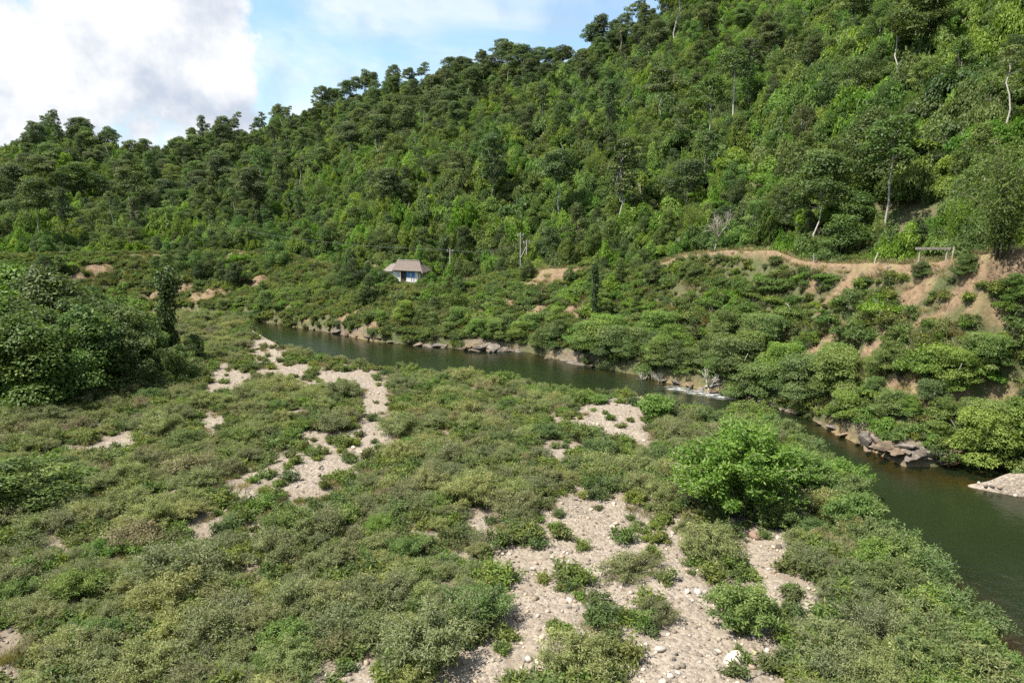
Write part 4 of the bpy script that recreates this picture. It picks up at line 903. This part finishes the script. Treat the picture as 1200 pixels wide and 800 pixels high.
for (A, B, nm) in ((p0, p1, 'left of the single pole'), (p1, p3, 'between the single pole and the paired poles'), (p3, p4, 'leading right from the paired poles')):
    for q in (-0.45, 0.0, 0.45):
        t = np.linspace(0, 1, 17)[:, None]; path = A*(1-t)+B*t+np.array([q, 0, 0.02])-np.array([0, 0, 1])*(4*t*(1-t)*0.9)
        tag(obj('power_line', mesh('power_line', *tube(path, 0.008, 4), [M['wire']])), 'thin dark power line strung '+nm, 'cable', 'power lines '+nm)

# ------------------------------------------------------------------ wooden frame and fence posts on the road
aF = float(az_of(1092, 306)); rF = float(knots(np.array([aF]))[2][0])+1.2; fx, fy = rF*math.sin(aF), rF*math.cos(aF); fz = float(ground_z(fx, fy))
wF = 31/F*rF
fr_ = tag(empty('wooden_frame', (fx, fy, fz), R(-6)), 'plain wooden goal-like frame of two posts and a beam beside the road', 'wooden frame')
for sx_ in (-0.40, 0.42): obj('post', mesh('post', *tube([(sx_*wF, 0, -0.4), (sx_*wF+0.02, 0, 1.22)], [0.085, 0.075], 6), [M['grey_wood']]), fr_)
obj('beam', mesh('beam', *box(-0.52*wF, 0.52*wF, -0.11, 0.11, 1.22, 1.40), [M['grey_wood']]), fr_)
for k, (pxx, pyy, hh, ln, lb) in enumerate([(987, 308, 0.85, 0.02, 'short upright fence post by the blue-green tree'), (1024, 308, 0.9, 0.3, 'leaning fence post left of the wooden frame'), (1115, 304, 0.95, 0.12, 'fence post just right of the wooden frame'),
                                            (954, 308, 0.8, -0.1, 'thin fence post in the dip after the dirt mound'), (1187, 295, 0.7, 0.05, 'short fence post on the mound at the right edge')]):
    xx, yy, z_ = at(pxx, pyy); P_ = tag(empty('fence_post', (xx, yy, z_)), lb, 'post', 'fence posts on the road')
    obj('stake', mesh('stake', *tube([(0, 0, -0.3), (ln*0.5, 0, hh*0.5), (ln, 0, hh)], [0.06, 0.055, 0.045], 6), [M['grey_wood']]), P_)

# ------------------------------------------------------------------ rocks, stones, pebbles
def stone_mesh(seed, flat=0.65, sub=2, amp=0.28, mat='pebble', facet=0):
    import bmesh
    rg_ = np.random.default_rng(seed); bm = bmesh.new(); bmesh.ops.create_icosphere(bm, subdivisions=sub, radius=1.0)
    V = np.array([v.co for v in bm.verts]); Fc = np.array([[v.index for v in f_.verts] for f_ in bm.faces]); bm.free()
    k = rg_.normal(size=(5, 3))*1.5; ph = rg_.random(5)*6.28
    d = 1+amp*sum(np.sin(V@k[q]+ph[q]) for q in range(5))/2.2
    V = V*d[:, None]
    for q in range(facet):
        nn = unit(rg_.normal(size=3)); h = 0.55+0.3*rg_.random(); dd = V@nn; V = V-np.outer(np.maximum(dd-h, 0), nn)*0.95
    V = V*np.array([1, 0.6+0.35*rg_.random(), flat])
    return mesh('stone', V, Fc, [M[mat]], smooth=facet == 0)
S_peb = [stone_mesh(201+k, 0.55+0.1*(k % 3), 1, 0.2) for k in range(4)]
S_big = [stone_mesh(211+k, 0.6, 2, 0.25, 'pebble') for k in range(4)]
S_dark = [stone_mesh(221, 0.6, 2, 0.2, 'darkstone')]
S_rock = [stone_mesh(231+k, 0.5+0.12*(k % 3), 2, 0.2, 'rock', 16) for k in range(6)]
rng = np.random.default_rng(37)
x, y = sample(rng, 150000, -45, 50, 11, 100)
gm, em, rm, bm2, (a, r, n, f, c, g, px) = masks(x, y)
ok = (gm > 0.12+0.4*rng.random(len(x))) & (rng.random(len(x)) < np.clip((42-r)/10, 0.05, 1)) & (ground_z(x, y) > -0.05); x, y = x[ok], y[ok]; m = len(x)
s_ = np.clip(0.036*np.exp(rng.normal(size=m)*0.65), 0.013, 0.16)
gn_scatter('pebbles', np.stack([x, y, ground_z(x, y)+s_*0.15], -1), rot3(rng, m, 0.4), s_[:, None]*np.ones(3), rng.integers(0, 4, m), S_peb, 'pale cobbles and pebbles covering the bare gravel', 'pebbles')
x, y = sample(rng, 90000, -40, 48, 45, 150)
gm, em, rm, bm2, (a, r, n, f, c, g, px) = masks(x, y)
ok = (em > 0.5) & (r < c+3) & (rng.random(len(x)) < 0.35); x, y = x[ok], y[ok]; m = len(x); s_ = np.clip(0.06*np.exp(rng.normal(size=m)*0.6), 0.03, 0.3)
gn_scatter('earth_clods', np.stack([x, y, ground_z(x, y)+s_*0.1], -1), rot3(rng, m, 0.4), s_[:, None]*np.ones(3), rng.integers(0, 3, m), [stone_mesh(241+k, 0.7, 1, 0.3, 'clod', 4) for k in range(3)], 'loose tan clods and stones on the earth cuts of the far bank', 'clods')
x, y = sample(rng, 9000, -38, 42, 14, 62)
gm, em, rm, bm2, (a, r, n, f, c, g, px) = masks(x, y)
ok = gm > 0.6; x, y, r = x[ok], y[ok], r[ok]; zz = ground_z(x, y); vx, vy = project(x, y, zz); ok = (vx > 0) & (vx < 1200) & (vy < 800); x, y, zz, r, vx, vy = (q[ok] for q in (x, y, zz, r, vx, vy))
for k in range(min(80, len(x))):
    s_ = 0.09+0.13*rng.random()**2.2; o = obj('cobble', S_big[k % 4]); o.location = (x[k], y[k], zz[k]+s_*0.2); o.rotation_euler = (rng.normal()*0.3, rng.normal()*0.3, rng.random()*6.28); o.scale = (s_, s_, s_)
    wh = 'in the near gravel clearing' if vy[k] > 600 else 'on the farther gravel patches'
    tag(o, 'rounded pale cobble lying '+wh, 'stone', 'cobbles '+wh)
def boulder(p, s, ms, label, v=0, grp=None, dz=0.0, rz=None, name='boulder'):
    xx, yy, z_ = at(*p); o = obj(name, ms[v % len(ms)]); o.location = (xx, yy, max(z_, -0.15)+dz); o.rotation_euler = (rng.normal()*0.15, rng.normal()*0.15, rng.random()*6.28 if rz is None else rz); o.scale = s if not np.isscalar(s) else (s, s, s)
    return tag(o, label, 'rock' if name == 'boulder' else 'stone', grp)
boulder((884, 630), (0.32, 0.3, 0.3), S_dark, 'dark brown boulder alone on the upper gravel clearing', 0, None, 0.08)
boulder((861, 778), (0.5, 0.42, 0.38), S_big, 'large tan cobble at the bottom of the gravel clearing', 1, None, 0.05, name='cobble')
boulder((775, 762), (0.26, 0.24, 0.2), S_big, 'reddish flat cobble near the bottom gravel', 2, None, 0.05, name='cobble')
boulder((845, 601), (0.28, 0.26, 0.2), S_big, 'pale stone in the shade under the big bright bush', 3, None, 0.05, name='cobble')
RL = [(1008+(k*53) % 112, 522+((k*53) % 112)*0.24-(k % 3)*5, 0.5+0.16*((k*7) % 6)) for k in range(26)]
for k, (pxx, pyy, s_) in enumerate(RL): boulder((pxx, pyy-2), (s_*1.15, s_*0.75, s_*0.5), S_rock, 'angular grey-tan rock of the outcrop at the far waterline on the right', k, 'right waterline outcrop', -0.15)
boulder((1145, 546), 0.42, S_rock, 'small round rock in the water by the islet', 2, None, 0.05)
for k, (pxx, pyy, s_) in enumerate([(668,427,1.1),(678,430,1.3),(660,424,0.9),(690,432,0.9),(645,421,0.8)]): boulder((pxx, pyy), (s_*1.4, s_, s_*0.7), S_rock, 'brown rock of the ledge jutting into the river at the centre', k, 'centre rock ledge', -0.1)
for k, (pxx, pyy, s_) in enumerate([(560,412,1.0),(575,411,1.3),(588,412,1.1),(536,411,0.8),(600,413,0.9),(520,408,0.8),(500,407,0.7),(565,409,1.2),(580,408,1.3),(592,410,1.0),(550,409,0.9),(572,406,1.0),(608,412,0.8),(544,410,1.1)]): boulder((pxx, pyy-1), (s_*1.3, s_, s_*0.7), S_rock, 'tan rock at the waterline below the bushes left of centre', k, 'left-centre waterline rocks', -0.1)
for k in range(15):
    pxx = 345+k*12+rng.random()*5; pyy = float(np.interp(pxx, far_px[:, 0], far_px[:, 1]))-1-rng.random()*3; s_ = rng.uniform(0.3, 1.0)
    boulder((pxx, pyy), (s_*1.5, s_, s_*0.6), S_rock, 'grey rock in the strip along the waterline below the house', k, 'rocks below the house', -0.22)
for k in range(16):
    pxx = 780+k*14; pyy = float(np.interp(pxx, far_px[:, 0], far_px[:, 1]))-1; s_ = rng.uniform(0.4, 0.8)
    boulder((pxx, pyy), (s_*1.4, s_, s_*0.6), S_rock, 'rust-brown rock under the trees beside the rapids', k, 'rocks beside the rapids', -0.1)
for k, (pxx, pyy) in enumerate([(1139,562),(1147,566),(1155,571),(1162,574),(1150,559),(1170,578),(1190,582)]): boulder((pxx, pyy), 0.16, S_peb, 'small pale stone at the edge of the gravel islet', k, 'islet stones', 0.03, name='islet_stone')

# ------------------------------------------------------------------ driftwood
xx, yy, z_ = at(829, 468); e = tag(empty('dead_tree', (xx, yy, max(z_, -0.2)), 0.4, (1.3, 1.3, 1.1)), 'bleached bare dead tree standing in the rapids', 'dead tree')
obj('trunk', K_bare.wood[1], e)
def stick(p, q, r0, label):
    a0, b0 = at(*p), at(*q); A = np.array(a0); B = np.array(b0); A[2] = max(A[2], 0)+0.15; B[2] = max(B[2], 0)+0.3
    tag(obj('driftwood', mesh('driftwood', *limb(A, B, r0, r0*0.4, rng, 7, 0.15), [M['pale_bark']], smooth=True)), label, 'driftwood')
stick((826, 458), (846, 456), 0.12, 'short pale log wedged in the rapids')
stick((850, 461), (882, 461), 0.16, 'long pale log lying along the far edge of the rapids')
stick((880, 463), (895, 466), 0.2, 'thick bleached log end at the foot of the overhanging trees')
for k, (pxx, pyy) in enumerate([(752, 452), (765, 450), (772, 452)]):
    xx, yy, z_ = at(pxx, pyy); e = tag(empty('dead_brush', (xx, yy, z_), k*2.0, (0.8, 0.8, 0.6)), 'grey leafless brush at the waterline upstream of the rapids', 'dead brush', 'dead brush by the rapids')
    obj('twigs', K_bare.wood[1], e)
